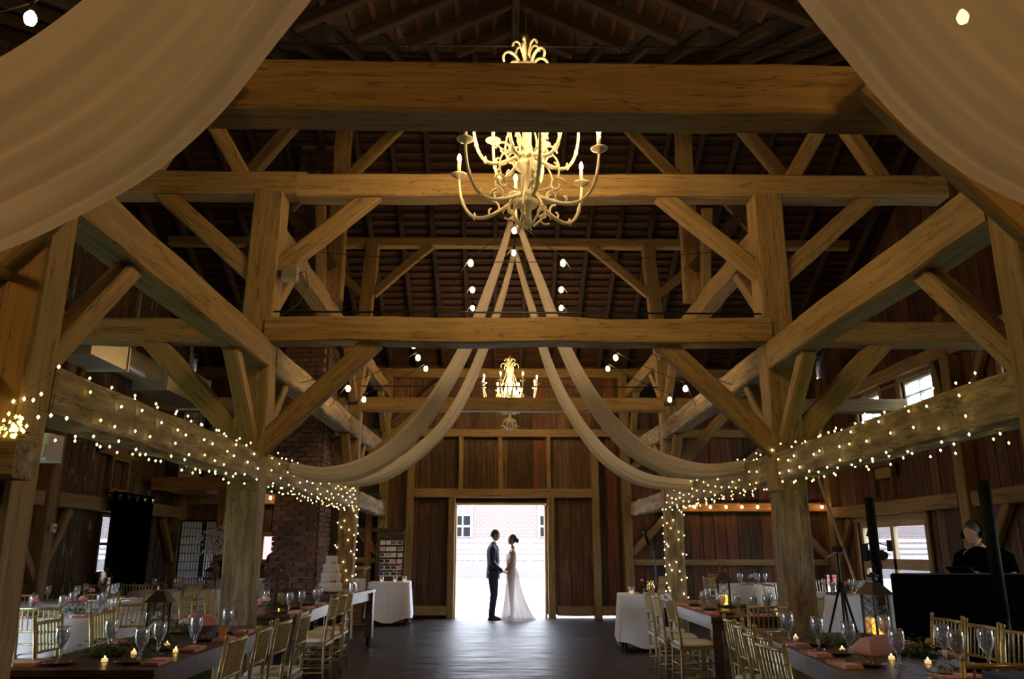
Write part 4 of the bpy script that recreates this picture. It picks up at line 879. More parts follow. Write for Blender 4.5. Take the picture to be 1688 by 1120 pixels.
t = thing('wooden_stand', 'pale wooden lectern stand left of the photo board table', 'stand', (-3.0, 16.55, 0), R(-12))
MB().box((0, 0, 1.07), (.40, .30, .03), Matrix.Rotation(R(8), 3, 'X')).build('top', 'light_wood', t); MB().box((0, .05, .55), (.24, .16, 1.03)).build('body', 'loft_wood', t); MB().box((.17, .06, .93), (.02, .02, .34), Matrix.Rotation(R(25), 3, 'Y')).build('prop', 'timber_dark', t); MB().box((0, .05, .02), (.34, .28, .04)).build('base', 'loft_wood', t)
votive(1.78, 12.45, .786, 'large glass candle jar at the left corner of the right square table'); 
MB().lathe([(.03, 0), (.055, .05), (.06, .11), (.035, .16), (.05, .19)], 12).build('gold_vase', 'gold_bright', loc=(2.08, 12.5, .786), label='small shiny gold vase on the right square table', cat='vase', smooth=True)
bush('bouquet', (1.93, 12.55, .786), .07, .07, .16, 120, ['black', 'leaf'], 'dark leafy bouquet with a peach rose on the right square table', 'flowers', fl=[(0, -.03, .19, .035, 'petal_pink')])
bush('bouquet', (2.2, 12.72, .786), .09, .08, .2, 140, ['leaf', 'black'], 'dark foliage spilling from the gold vase on the right square table', 'flowers')
MB().box((0, 0, .13), (.16, .01, .26), Matrix.Rotation(R(-10), 3, 'X')).build('sign_board', 'light_wood', loc=(2.22, 12.35, .786), rot=(0, 0, R(-60)), label='thin pale sign board leaning on the right square table', cat='sign')

# ---------------------------------------------------------------- chandeliers
def chandelier(loc, sc, mat, label, ztop, n1, n2, rot=0, h=1.9, r1=.66, r2=.48, group='candle chandeliers', za=(.30, .60), zb2=(.68, 1.0)):
    t = thing('chandelier', label, 'chandelier', loc, rot, group); t.scale = (sc,) * 3
    MB().lathe([(.012, 0), (.05, .03), (.02, .08), (.03, .16), (.09, .20), (.10, .24), (.04, .27), (.03, .50), (.10, .56), (.11, .60), (.05, .64), (.035, 1.0), (.05, 1.25), (.06, 1.45), (.10, 1.50), (.09, 1.58), (.03, 1.62), (.025, h)], 14).build('column', mat, t, smooth=True)
    def arm(a, r, z0, zc, dip):
        c, s = math.cos(a), math.sin(a); P = lambda rr, z: (rr * c, rr * s, z)
        pts = []
        for k in range(17):
            u = k / 16; rr = .06 + (r - .06) * (1 - (1 - u) ** 1.9) ; z = z0 + (zc - z0) * u ** 3 - dip * math.sin(math.pi * min(1, u * 1.05)) * (1 - u * .3)
            pts.append(P(rr, z))
        mb = MB().tube(pts, [.019 - .006 * k / 16 for k in range(17)], 7)
        A = mb.build('arm', mat, t, smooth=True)
        sp = []
        for k in range(15):                                    # scroll curling under the arm
            th = k * .42; q = .085 * (1 - k / 17); sp.append(P(r * .50 + q * math.cos(th + 1.6), z0 - dip * .55 + .02 + q * math.sin(th + 1.6)))
        MB().tube(sp, .010, 6).build('scroll', mat, A, smooth=True)
        sp = [P(r * .42 + .075 * (1 - k / 20) * math.cos(k * .5), z0 + .05 + .075 * (1 - k / 20) * math.sin(k * .5)) for k in range(14)]
        MB().tube(sp, .011, 6).build('scroll', mat, A, smooth=True)
        for q_ in (.55, .75):
            i_ = int(16 * q_); b0 = Vector(pts[i_]); MB().lathe([(.001, -.035), (.016, -.015), (.019, .005), (.012, .03), (.001, .05)], 7, b0, cap=False).build('leaf', mat, A, smooth=True)
        sp = [P(.10 + .20 * math.sin(k * .26), z0 + .02 + .03 * k - .05 * math.sin(k * .5)) for k in range(12)]
        MB().tube(sp, .009, 6).build('scroll', mat, A, smooth=True)
        MB().lathe([(.012, -.02), (.02, .0), (.055, .018), (.072, .03), (.074, .036), (.02, .034), (.022, .05)], 14, (r * c, r * s, zc)).build('drip_cup', mat, A, smooth=True)
        MB().lathe([(.017, .045), (.017, .165), (.008, .168)], 10, (r * c, r * s, zc)).build('candle_sleeve', 'candle_sleeve', A, smooth=True)
        MB().lathe([(.008, .168), (.019, .190), (.017, .212), (.006, .240), (.001, .246)], 8, (r * c, r * s, zc), cap=False).build('bulb', 'candle_bulb', A, smooth=True)
    for k in range(n1): arm(.35 + 2 * math.pi * k / n1, r1, za[0], za[1] - .015 * sc, .19)
    for k in range(n2): arm(.9 + 2 * math.pi * k / n2, r2, zb2[0], zb2[1], .14)
    for k in range(6):                                          # tall bowed ribs and the crown of leaves
        a = 2 * math.pi * k / 6; c, s = math.cos(a), math.sin(a)
        MB().tube([((.05 + .15 * math.sin(math.pi * u) ** 1.3) * c, (.05 + .15 * math.sin(math.pi * u) ** 1.3) * s, .55 + 1.0 * u) for u in [i / 12 for i in range(13)]], .010, 6).build('rib', mat, t, smooth=True)
        sp = [((.05 + .085 * (1 - math.cos(k2 * .36))) * c, (.05 + .085 * (1 - math.cos(k2 * .36))) * s, 1.52 + .12 * math.sin(k2 * .36) + .012 * k2) for k2 in range(11)]
        MB().tube(sp, [.017 - .0006 * q for q in range(11)], 6).build('crown_leaf', mat, t, smooth=True)
        sp = [((.03 + .05 * (1 - math.cos(k2 * .5))) * c, (.03 + .05 * (1 - math.cos(k2 * .5))) * s, 1.68 + .10 * math.sin(k2 * .5) + .012 * k2) for k2 in range(7)]
        MB().tube(sp, .011, 6).build('crown_leaf', mat, t, smooth=True)
        sp = [((.06 + .10 * math.sin(k2 * .36)) * c, (.06 + .10 * math.sin(k2 * .36)) * s, .02 + .034 * k2) for k2 in range(10)]
        MB().tube(sp, .011, 6).build('scroll', mat, t, smooth=True)
        sp = [((.17 + .05 * math.cos(k2 * .55)) * c, (.17 + .05 * math.cos(k2 * .55)) * s, .10 + .05 * math.sin(k2 * .55)) for k2 in range(11)]
        MB().tube(sp, .009, 6).build('scroll', mat, t, smooth=True)
        sp = [((.08 + .09 * math.sin(k2 * .33)) * c, (.08 + .09 * math.sin(k2 * .33)) * s, .30 - .03 * k2 + .03 * math.sin(k2)) for k2 in range(9)]
        MB().tube(sp, .009, 6).build('scroll', mat, t, smooth=True)
    L_ = (ztop - loc[2]) / sc
    MB().tube([(0, 0, h - .02), (0, 0, L_)], .008, 6).build('hanging_rod', 'wire', t); return t
chandelier((.02, 6.4, 4.13), 1.0, 'iron_cream', 'large cream scrolled chandelier hanging nearest behind the big beam', RH, 6, 6, .3)
chandelier((.0, 15.5, 3.66), .80, 'iron_cream', 'smaller golden scrolled chandelier hanging above the doorway', zb(15.5) + .2, 8, 5, .1, r1=.70, r2=.30, za=(.80, 1.12), zb2=(.55, .80))

# ---------------------------------------------------------------- globe string lights over the nave
def bulb_mesh(r=.030): return MB().lathe([(.010, .055), (.013, .035), (r * .85, .018), (r, -.005), (r * .75, -.030), (.001, -.042)], 10, cap=False)
BM = bulb_mesh().mesh('bulb', 'bulb', True); BW = bulb_mesh(.028).mesh('bulb', 'bulb_wall', True); SM = MB().lathe([(.013, .035), (.015, .045), (.015, .085), (.006, .09)], 8).mesh('socket', 'black')
def string(pts, label, ends, bm=BM, drop=.09, sc=1.0, hang=None):
    t = thing('string_light', label, 'string lights', (0, 0, 0), 0, 'globe string lights')
    P = [Vector(ends[0])] + [Vector(p) + Vector((0, 0, drop)) for p in pts] + [Vector(ends[1])]; w_ = []
    for a, b_ in zip(P[:-1], P[1:]):
        ln = (b_ - a).length
        for k in range(8): u = k / 8; w_.append(a.lerp(b_, u) - Vector((0, 0, .03 * ln * math.sin(math.pi * u))))
    w_.append(P[-1]); MB().tube(w_, .005, 4).build('cable', 'wire', t)
    if hang: MB().tube([hang, (0, hang[1], RH if hang[1] < RY else zb(hang[1]) + .17)], .005, 4).build('hanging_cable', 'wire', t)
    for p in pts:
        b_ = obj('bulb', bm, t, loc=p); b_.scale = (sc,) * 3; obj('socket', SM, b_)
    return t
def mir(p): return (2 * 852 - p[0], p[1])
for k, (Y, ap, px) in enumerate([(9.6, (848, 380), [(776, 434), (682, 569), (558, 622)]), (11.4, (847, 417), [(779, 478), (689, 590), (574, 641)]), (12.9, None, [(779, 508), (702, 608), (600, 659)])]):
    for s in (-1, 1):
        q = [at(*(p if s < 0 else mir(p)), Y) for p in px]
        if s < 0 and ap: q = [at(*ap, Y)] + q
        apex = at(850, (ap[1] - 18) if ap else 440, Y)
        string(q, 'globe string light sweeping from center to %s beam, %s of three' % ('left' if s < 0 else 'right', ['nearest', 'middle', 'farthest'][k]), (apex, (s * 2.68, Y, 3.40)), hang=apex if s < 0 else None, sc=1.15)
string([at(p, q, 16.6) for p, q in ((823, 661), (837, 659), (858, 659), (873, 661))], 'short globe string light low behind the far chandelier', ((-2.7, 16.6, 3.55), (2.7, 16.6, 3.55)), sc=.9)
string([at(1228, 423, 8.9), at(470, 423, 8.9)], 'globe string light at the upper braces of the second timber frame', ((2.6, 8.9, 5.2), (-2.6, 8.9, 5.2)), sc=.9)
string([at(50, 30, 3.5), (-1.2, 2.9, 4.5), (0, 2.7, 4.6), (1.2, 2.9, 4.5), at(1587, 28, 3.5)], 'nearest globe string light passing behind the big foreground drapes', ((-3.4, 3.9, 4.3), (3.4, 3.9, 4.3)), sc=1.0)
string([at(px_, 836, 17.75) for px_ in (1065, 1092, 1118, 1145, 1171, 1197, 1223, 1249, 1275, 1302, 1329, 1355)], 'row of globe bulbs along the orange-lit girt on the far right wall', ((2.6, 17.75, 2.55), (7.0, 17.75, 2.55)), BW, .10, .95)
string([at(418, 819, 17.7), at(446, 821, 17.7), at(505, 822, 17.7)], 'globe bulbs on the far left wall beside the chimney', ((-5.9, 17.7, 2.75), (-3.8, 17.7, 2.7)), BW, .10, 1.1)
bush('greenery_garland', (-5.2, 17.45, 2.64), .6, .05, .10, 500, ['leaf_pale', 'leaf'], 'garland of leaves on the ledge above the far left bulbs', leaf=.07)
bush('greenery_garland', (-2.78, 16.6, 2.44), .12, .35, .12, 300, ['leaf'], 'sprig of greenery on the beam left of the doorway', leaf=.07)

# ---------------------------------------------------------------- fairy lights
def fairy(label, X, s, y0, y1, zc, hw, hh, n, seed, r=.0082):
    t = thing('fairy_lights', label, 'fairy lights', (0, 0, 0), 0, 'fairy light strings'); r2 = random.Random(seed); wire = []; mb = MB(); gl = MB()
    per = 4 * (hw + hh); turns = (y1 - y0) / .30
    for k in range(n * 3):
        u = k / (n * 3 - 1); yy = y0 + (y1 - y0) * u; q = (u * turns) % 1.0 * per
        if q < 2 * hw: p = (-hw + q, hh)
        elif q < 2 * hw + 2 * hh: p = (hw, hh - (q - 2 * hw))
        elif q < 4 * hw + 2 * hh: p = (hw - (q - 2 * hw - 2 * hh), -hh)
        else: p = (-hw, -hh + (q - 4 * hw - 2 * hh))
        P = Vector((X + p[0] * 1.09, yy, zc + p[1] * 1.09)); wire.append(P)
        if k % 3 == 0:
            o = Vector((p[0] / hw * .012, r2.uniform(-.10, .10), p[1] / hh * .012 + r2.uniform(-.03, .03))); (mb if r2.random() < .8 else gl).octa(P + o, r * (1 + (yy - y0) * .045))
    MB().tube(wire, .0013, 3, cap=False).build('wire', 'copper_wire', t, kind='stuff'); mb.build('bulbs', 'fairy', t, kind='stuff'); gl.build('bulbs', 'fairy_amber', t, kind='stuff'); return t
for s, side in ((-1, 'left'), (1, 'right')):
    fairy('fairy lights wound around the near low beam on the %s, first to second post' % side, s * 2.78, s, 4.62, 8.24, 2.28, .125, .15, 120, 11 + s)
    fairy('fairy lights wound around the low beam on the %s, second to third post' % side, s * 2.78, s, 8.56, 13.9, 2.28, .125, .15, 190, 21 + s)
    t = thing('fairy_lights', 'fairy lights hanging down the third %s post' % side, 'fairy lights', (0, 0, 0), 0, 'fairy light strings'); mb = MB(); wire = []
    for k in range(34):
        a = k * .83; z_ = 2.1 - k * .045; p = (s * PX + .165 * math.sin(a) * 1.0, 14.1 - .15 - (0 if math.cos(a) > -2 else 0), z_ + rnd.uniform(-.03, .03))
        if k % 3 == 0: p = (s * 2.62, 14.0 + rnd.uniform(-.1, .1), z_)
        wire.append(p); mb.octa(p, .011)
    mb.build('bulbs', 'fairy', t, kind='stuff'); MB().tube(wire, .0013, 3, cap=False).build('wire', 'copper_wire', t)
t = thing('fairy_lights', 'heap of amber fairy lights on the cross beam at the first left post', 'fairy lights', (-2.62, 3.93, 1.97), 0); mb = MB()
for k in range(46): mb.octa((rnd.gauss(0, .055), rnd.gauss(0, .03), abs(rnd.gauss(0, .05)) + .01), .009)
mb.build('bulbs', 'fairy_amber', t, kind='stuff'); MB().tube([(rnd.gauss(0, .05), rnd.gauss(0, .03), abs(rnd.gauss(0, .04)) + .01) for k in range(30)], .003, 4).build('wire', 'wire', t)
mb = MB(); t = thing('fairy_lights', 'few scattered fairy lights on the face of the first left post', 'fairy lights'); wire = []
for px_, py_ in ((55, 660), (40, 658), (68, 650), (63, 688), (84, 685), (97, 605), (22, 662), (110, 690)): p = at(px_, py_, 4.06); wire.append(p); mb.octa(p, .009)
mb.build('bulbs', 'fairy', t, kind='stuff'); MB().tube(wire, .002, 3).build('wire', 'wire', t)

# ---------------------------------------------------------------- drapes
def swag(pxs, Y0, Y1, wid, label, group='gathered white swags'):
    """gathered fabric bundle hanging from the apex to the side beam"""
    n = len(pxs); P = [at(p[0], p[1], Y0 + (Y1 - Y0) * i / (n - 1)) for i, p in enumerate(pxs)]
    Q = []
    for i in range(n - 1):
        p0, p1, p2, p3 = P[max(i - 1, 0)], P[i], P[i + 1], P[min(i + 2, n - 1)]
        for k in range(6):
            u = k / 6; Q.append(.5 * ((2 * p1) + (p2 - p0) * u + (2 * p0 - 5 * p1 + 4 * p2 - p3) * u * u + (3 * p1 - p0 - 3 * p2 + p3) * u ** 3))
    Q.append(P[-1]); m = len(Q); N = 30; vs = []
    for i, p in enumerate(Q):
        t_ = (Q[min(i + 1, m - 1)] - Q[max(i - 1, 0)]).normalized(); yv = Vector((0, 1, 0)); yv = (yv - t_ * yv.dot(t_)).normalized(); nv = t_.cross(yv)
        u = i / (m - 1); ww = wid[0] + (wid[1] - wid[0]) * min(1, u * 1.6) if u < .8 else wid[1] + (wid[2] - wid[1]) * (u - .8) / .2
        for j in range(N):
            a = 2 * math.pi * j / N; rr = 1 + .13 * math.sin(a * 9 + u * 3) + .06 * math.sin(a * 5 + u * 9)
            vs.append(p + nv * (math.cos(a) * ww * rr) + yv * (math.sin(a) * ww * .8 * rr))
    mb = MB().add(vs, [(i * N + j, i * N + (j + 1) % N, (i + 1) * N + (j + 1) % N, (i + 1) * N + j) for i in range(m - 1) for j in range(N)] + [tuple(range(N)), tuple(range((m - 1) * N, m * N))])
    return obj('fabric_swag', mb.mesh('fabric_swag', 'swag', True), label=label, cat='drape', group=group)
swag([(842, 366), (826, 420), (805, 480), (783, 540), (757, 595), (725, 650), (690, 700), (640, 748), (585, 776), (530, 783), (478, 772)], 9.4, 9.4, (.03, .105, .06), 'wide gathered white fabric swag falling from the peak to the left beam, front one')
swag([(854, 366), (873, 420), (892, 470), (915, 535), (938, 590), (968, 645), (1005, 698), (1055, 745), (1110, 770), (1170, 778), (1235, 768)], 9.4, 9.4, (.03, .105, .06), 'wide gathered white fabric swag falling from the peak to the right beam, front one')
swag([(848, 412), (836, 460), (818, 520), (797, 575), (770, 640), (735, 700), (690, 745), (640, 778), (590, 792), (530, 788)], 12.0, 12.0, (.03, .10, .07), 'narrow gathered white fabric swag falling to the left beam, rear one')
swag([(849, 412), (862, 460), (880, 520), (900, 590), (925, 650), (960, 708), (1000, 755), (1045, 785), (1090, 797), (1150, 800)], 12.0, 12.0, (.03, .10, .07), 'narrow gathered white fabric swag falling to the right beam, rear one')
def big_drape(s, label):
    prof = [(.02, 5.9), (.35, 5.0), (.65, 4.4), (.97, 3.82), (1.15, 3.52), (1.36, 3.18), (1.62, 2.90), (1.92, 2.70), (2.22, 2.55), (2.6, 2.45), (2.95, 2.42)] if s < 0 else \
           [(.02, 5.9), (.40, 5.05), (.75, 4.35), (1.05, 3.80), (1.20, 3.55), (1.43, 3.20), (1.66, 2.96), (1.92, 2.80), (2.25, 2.66), (2.6, 2.58), (2.95, 2.56)]
    M_ = 40; vs = []; n = len(prof); pts = []
    for i in range(n - 1):
        p0, p1, p2, p3 = [Vector((*prof[min(max(j, 0), n - 1)], 0)) for j in (i - 1, i, i + 1, i + 2)]
        for k in range(6): u = k / 6; pts.append(.5 * ((2 * p1) + (p2 - p0) * u + (2 * p0 - 5 * p1 + 4 * p2 - p3) * u * u + (3 * p1 - p0 - 3 * p2 + p3) * u ** 3))
    K = len(pts)
    for i, p in enumerate(pts):
        u = i / K; spread = min(1, .25 + u * 2.2)
        t_ = (pts[min(i + 1, K - 1)] - pts[max(i - 1, 0)]); nx, nz = -t_.y, t_.x; l_ = math.hypot(nx, nz); nx /= l_; nz /= l_
        for j in range(M_):
            v = j / (M_ - 1); y_ = 3.0 - .92 * v * spread; off = .016 * math.sin(v * 23 + u * 2) + .009 * math.sin(v * 51 + u * 5) + .02 * math.sin(v * 7 + 1)
            vs.append((s * (p.x + nx * off), y_ , p.y + nz * off))
    mb = MB().add(vs, [(i * M_ + j, i * M_ + j + 1, (i + 1) * M_ + j + 1, (i + 1) * M_ + j) for i in range(K - 1) for j in range(M_ - 1)])
    return obj('sheer_drape', mb.mesh('sheer_drape', 'drape', True), label=label, cat='drape', group='huge foreground sheer drapes')
big_drape(-1, 'huge sheer blush drape sweeping across the upper left foreground'); big_drape(1, 'huge sheer blush drape sweeping across the upper right foreground')

# ---------------------------------------------------------------- left aisle: duct, curtain, screens, loft, urns
t = thing('air_duct', 'shiny galvanised air duct with square boxes hung over the left aisle', 'duct', (-4.95, 0, 3.76))
MB().tube([(0, 6.2, 0), (0, 12.2, 0)], .17, 20).build('pipe', 'duct', t, smooth=True)
for y_ in (6.6, 8.1, 9.6): MB().lathe([(.172, 0), (.18, .01), (.172, .02)], 20).build('band', 'duct', t, loc=(0, y_, 0), rot=(R(90), 0, 0))
for y0_, y1_, w2 in ((8.6, 9.5, .46), (10.7, 12.3, .44)):
    MB().box((0, (y0_ + y1_) / 2, 0), (w2, y1_ - y0_, w2)).build('box_section', 'duct', t)
    for q in (y0_, y1_): MB().box((0, q, 0), (w2 + .03, .03, w2 + .03)).build('flange', 'duct', t)
for y_ in (7.2, 10.1, 12.0): MB().box((0, y_, .5), (.03, .02, .9)).build('hanger_strap', 'duct', t)
t = thing('black_curtain', 'tall black curtain with silver grommet rings on the left wall', 'curtain', (-6.92, 15.05, 0)); n = 90; vs = []
for i in range(7):
    for j in range(n):
        v = j / (n - 1); z_ = .06 + 2.36 * i / 6; vs.append((.06 * math.sin(v * 2 * math.pi * 5) * (1.1 - i * .05), -.85 + 1.7 * v, z_))
MB().add(vs, [(i * n + j, i * n + j + 1, (i + 1) * n + j + 1, (i + 1) * n + j) for i in range(6) for j in range(n - 1)]).build('panel', 'black_cloth', t, smooth=True)
for j in range(10):
    v = (j + .5) / 10; MB().tube([(0.03 * math.cos(a) * 0, .035 * math.cos(a), .035 * math.sin(a)) for a in [k * math.pi / 5 for k in range(10)]], .009, 5, closed=True).build('grommet', 'chrome', t, loc=(.07 * math.sin(v * 2 * math.pi * 5) + .02, -.85 + 1.7 * v, 2.33))
MB().tube([(0, -1.0, 2.36), (0, 1.0, 2.36)], .014, 8).build('curtain_rod', 'black_metal', t)
def shoji(x0, y0, z0, wp, h, n, label, zig=.10):
    t = thing('paper_screen', label, 'folding screen', (x0, y0, z0), 0, 'folding paper screens')
    for k in range(n):
        a = zig if k % 2 == 0 else -zig; c = Vector((k * wp + wp / 2, (.5 if k % 2 else -.5) * 0, 0)); q = Matrix.Rotation(a * 3, 4, 'Z'); 
        p = obj('screen_panel', MB().box((0, .006, h / 2), (wp - .05, .004, h - .06)).mesh('paper', 'paper_screen'), t, loc=c, rot=(0, 0, a * 3))
        f = MB(); 
        for s in (-1, 1): f.box((s * (wp / 2 - .02), 0, h / 2), (.035, .025, h)); f.box((0, 0, h / 2 + s * (h / 2 - .02)), (wp - .04, .025, .04))
        f.build('frame', 'black', p); g = MB()
        for j in range(1, 7): g.box((-(wp / 2 - .03) + (wp - .06) * j / 7, -.004, h / 2), (.009, .01, h - .06))
        for j in range(1, 12): g.box((0, -.004, h * j / 12), (wp - .06, .01, .011))
        g.build('lattice', 'black', p)
    return t
shoji(-7.0, 17.1, 2.84, .50, 1.75, 3, 'folding paper screen standing on the left loft'); shoji(-6.75, 16.95, .02, .46, 2.0, 3, 'folding paper screen on the floor under the left loft')
t = struct('loft', 'small wooden loft over the far left corner with edge beam and post', 'loft')
timber('edge_beam', (-7.1, 16.2, 2.68), (-5.6, 16.2, 2.68), .2, .24, t, 'loft_wood'); timber('edge_beam', (-5.72, 16.2, 2.68), (-5.72, 17.8, 2.68), .16, .22, t, 'loft_wood')
timber('post', (-5.68, 16.2, 0), (-5.68, 16.2, 2.56), .15, .15, t, 'loft_wood', up=(1, 0, 0))
for k in range(6): MB().box((-6.98 + .24 * k, 17.0, 2.81), (.235, 1.7, .03)).build('board', 'loft_wood', t)
for k in range(4): timber('joist', (-6.8 + .35 * k, 16.3, 2.62), (-6.8 + .35 * k, 17.8, 2.62), .08, .16, t, 'loft_wood', jit=0)
t = bush('flower_arrangement', (-5.62, 16.2, 1.22), .36, .2, .5, 60, ['leaf_pale'], 'large airy arrangement of white dried blossom on the buffet table', 'flowers', leaf=.05)
mb = MB(); stem = MB()
for k in range(1300):
    a = rnd.random() * 6.28; rr = abs(rnd.gauss(0, .22)); z_ = .12 + rnd.random() * .55 * (1 - rr * .6); p = Vector((rr * math.cos(a) * 1.35, rr * math.sin(a), z_)); mb.octa(p, rnd.uniform(.010, .026), 1)
for k in range(50): a = rnd.random() * 6.28; rr = rnd.random() * .4; stem.tube([(0, 0, -.1), (rr * .5 * math.cos(a), rr * .5 * math.sin(a), .2), (rr * math.cos(a) * 1.3, rr * math.sin(a), .5)], .0025, 3)
mb.build('blossom', 'petal_white', t, kind='stuff'); stem.build('stems', 'timber_dark', t, kind='stuff')
MB().lathe([(.05, 0), (.07, .08), (.055, .2), (.09, .32)], 12).build('bucket_vase', 'black_metal', t, loc=(0, 0, -.32))
for k, x_ in enumerate((-5.32, -5.18)): MB().lathe([(.045, 0), (.05, .1), (.05, .42), (.045, .43), (.04, .1)], 14).build('silver_vase', 'silver_vase', loc=(x_, 16.3, .9), label='tall silver cylinder vase on the buffet table, %s of two' % ('left' if k == 0 else 'right'), cat='vase', smooth=True)
MB().add([(-.14, 0, 0), (.14, 0, 0), (0, -.02, -.13), (0, .02, .0)], [(0, 2, 1), (0, 1, 3), (0, 3, 2), (1, 2, 3)]).build('napkin', 'napkin', loc=(-5.45, 16.0, .89), label='pointed pink napkin hanging over the black cloth on the buffet table', cat='napkin')
def urn(x, y, z, label, sc=1):
    t = thing('beverage_urn', label, 'urn', (x, y, z), 0, 'silver beverage urns'); t.scale = (sc,) * 3
    MB().lathe([(.09, .14), (.12, .17), (.13, .25), (.13, .40), (.11, .45), (.12, .46), (.06, .52), (.02, .54), (.02, .57)], 18).build('tank', 'chrome', t, smooth=True)
    for k in range(3): a = k * 2.1 + .5; MB().tube([(.11 * math.cos(a), .11 * math.sin(a), .16), (.13 * math.cos(a), .13 * math.sin(a), .08), (.16 * math.cos(a), .16 * math.sin(a), 0)], .010, 6).build('leg', 'chrome', t)
    MB().tube([(0, -.13, .2), (0, -.19, .2), (0, -.20, .16)], .012, 6).build('tap', 'chrome', t)
    for s in (-1, 1): MB().tube([(s * .13, 0, .36), (s * .18, 0, .36), (s * .18, 0, .28), (s * .13, 0, .28)], .009, 6).build('handle', 'black', t)
urn(-4.38, 15.35, .846, 'large silver beverage urn on the drinks table'); urn(-4.76, 15.45, .846, 'smaller silver chafing urn at the left of the drinks table', .8)
MB().lathe([(.03, 0), (.035, .2), (.03, .22)], 10).build('cup_stack', 'blue_cup', loc=(-4.14, 15.3, .846), label='tall blue cup stack on the drinks table', cat='cups')
bush('greenery_garland', (-4.50, 15.28, .846), .38, .08, .06, 260, ['leaf'], 'dark leaf garland along the front of the drinks table')
t = thing('wall_air_conditioner', 'white wall air conditioner beside the first left post', 'air conditioner', (-5.02, 8.40, 2.46)); MB().box((0, 0, 0), (.36, .3, .28)).build('body', 'white_paint', t); MB().box((0, -.16, -.05), (.32, .02, .12)).build('grille', 'white_paint', t); MB().box((0, 0, .62), (.06, .06, 1.0)).build('bracket', 'timber_dark', t)
t = thing('outlet_box', 'small white switch box on the third left wall post', 'switch', (-6.98, 12.55, 1.75)); MB().box((0, 0, 0), (.05, .09, .13)).build('plate', 'paper', t); MB().box((.028, 0, 0), (.01, .02, .04)).build('switch', 'black', t)
t = thing('floodlight', 'small grey floodlight clamped on the second left post', 'lamp', (-2.50, 8.28, 4.35)); MB().box((0, 0, 0), (.16, .12, .15)).build('housing', 'duct', t); MB().tube([(.08, 0, 0), (.17, -.02, .03), (.2, 0, -.12), (.1, .02, -.34), (-.1, .0, -.5)], .006, 5).build('cable', 'wire', t)
t = thing('utility_box', 'wooden framed box high on the right wall', 'box', (7.12, 15.2, 2.72)); MB().box((0, 0, .28), (.10, .7, .09)).build('shelf', 'timber_dark', t); 
for s in (-1, 1): MB().box((0, s * .36, 0), (.10, .05, .7)).build('frame', 'timber_dark', t)
MB().box((.03, 0, .12), (.12, .6, .2)).build('body', 'timber', t)

# ---------------------------------------------------------------- right side: booth, speakers, stands
t = thing('music_booth', 'wide black cloth-covered music booth on the right', 'booth', (4.66, 7.2, 0))
f = MB(); n = 70; vs = []
for i in range(5):
    for j in range(n): v = j / (n - 1); vs.append((-1.27 + 2.6 * v - .015 * (4 - i), -.14 + .012 * math.sin(v * 60) * (1 - i * .2), 1.23 * i / 4))
f.add(vs, [(i * n + j, i * n + j + 1, (i + 1) * n + j + 1, (i + 1) * n + j) for i in range(4) for j in range(n - 1)]); f.build('front_cloth', 'black_cloth', t, smooth=True)
for s in (-1, 1): MB().box((s * 1.27, .1, .61), (.03, .5, 1.22)).build('side_panel', 'black_cloth', t)
MB().box((.02, .12, 1.215), (2.56, .5, .03)).build('top', 'black', t); MB().box((.3, .2, .98), (2.0, .45, .04)).build('shelf', 'black', t)
def column_speaker(x, y, h, label):
    t = thing('column_speaker', label, 'speaker', (x, y, 0), 0, 'tall black column speakers'); MB().lathe([(.22, 0), (.22, .10), (.17, .34), (.16, .36)], 18).build('base', 'black', t)
    MB().rings([((0, 0, .36), .043, .05), ((0, 0, .9), .043, .05)], 14).build('extension', 'black', t, smooth=True); MB().rings([((0, 0, .9), .047, .055), ((0, 0, h), .047, .055)], 14).build('speaker_array', 'black', t, smooth=True)
column_speaker(3.72, 8.55, 1.97, 'slim black column speaker left of the booth before the window'); column_speaker(3.86, 6.72, 2.0, 'slim black column speaker in front of the booth')
def tripod(x, y, h, label, spread=.33, rz=0, cat='tripod'):
    t = thing('tripod', label, cat, (x, y, 0), rz, 'black tripods')
    for k in range(3): a = k * 2.094 + .4; MB().tube([(0.02 * math.cos(a), .02 * math.sin(a), h * .72), (spread * .55 * math.cos(a), spread * .55 * math.sin(a), h * .36), (spread * math.cos(a), spread * math.sin(a), .01)], [.016, .013, .010], 6).build('leg', 'black_metal', t)
    MB().tube([(0, 0, h * .3), (0, 0, h)], .014, 8).build('center_column', 'black_metal', t); MB().lathe([(.03, h * .68), (.035, h * .72), (.03, h * .76)], 10).build('collar', 'black', t)
    MB().box((0, 0, h + .02), (.09, .08, .06)).build('head', 'black', t); MB().tube([(0, 0, h), (-.16, -.05, h - .07)], .008, 6).build('pan_handle', 'black_metal', t); return t
tripod(3.72, 9.5, 1.42, 'black tripod with bare head standing right of the second right post')
tr = tripod(4.30, 9.8, 1.22, 'black tripod carrying a camera rig left of the column speaker', .28, .5)
t = thing('camera_rig', 'black video camera with side monitor on a tripod before the window', 'camera', (4.30, 9.8, 1.28))
MB().box((0, 0, .09), (.13, .18, .12)).build('body', 'black', t); MB().lathe([(.04, 0), (.045, .14)], 12).build('lens', 'black', t, loc=(0, -.09, .09), rot=(R(90), 0, 0)); MB().box((-.12, 0, .12), (.02, .13, .20)).build('monitor', 'black', t); MB().tube([(-.12, 0, .22), (.05, 0, .23), (.16, 0, .20)], .007, 6).build('arm', 'black_metal', t)
MB().box((-.02, 0, .33), (.10, .06, .07), Matrix.Rotation(.4, 3, 'Y')).build('flash', 'black', t); MB().tube([(0, 0, .15), (-.02, 0, .3)], .01, 6).build('stem', 'black_metal', t); MB().box((.18, 0, .20), (.03, .08, .13)).build('grip', 'black', t)
t = thing('microphone_stand', 'thin black stand with small lamp head behind the right square table', 'stand', (2.28, 13.1, 0))
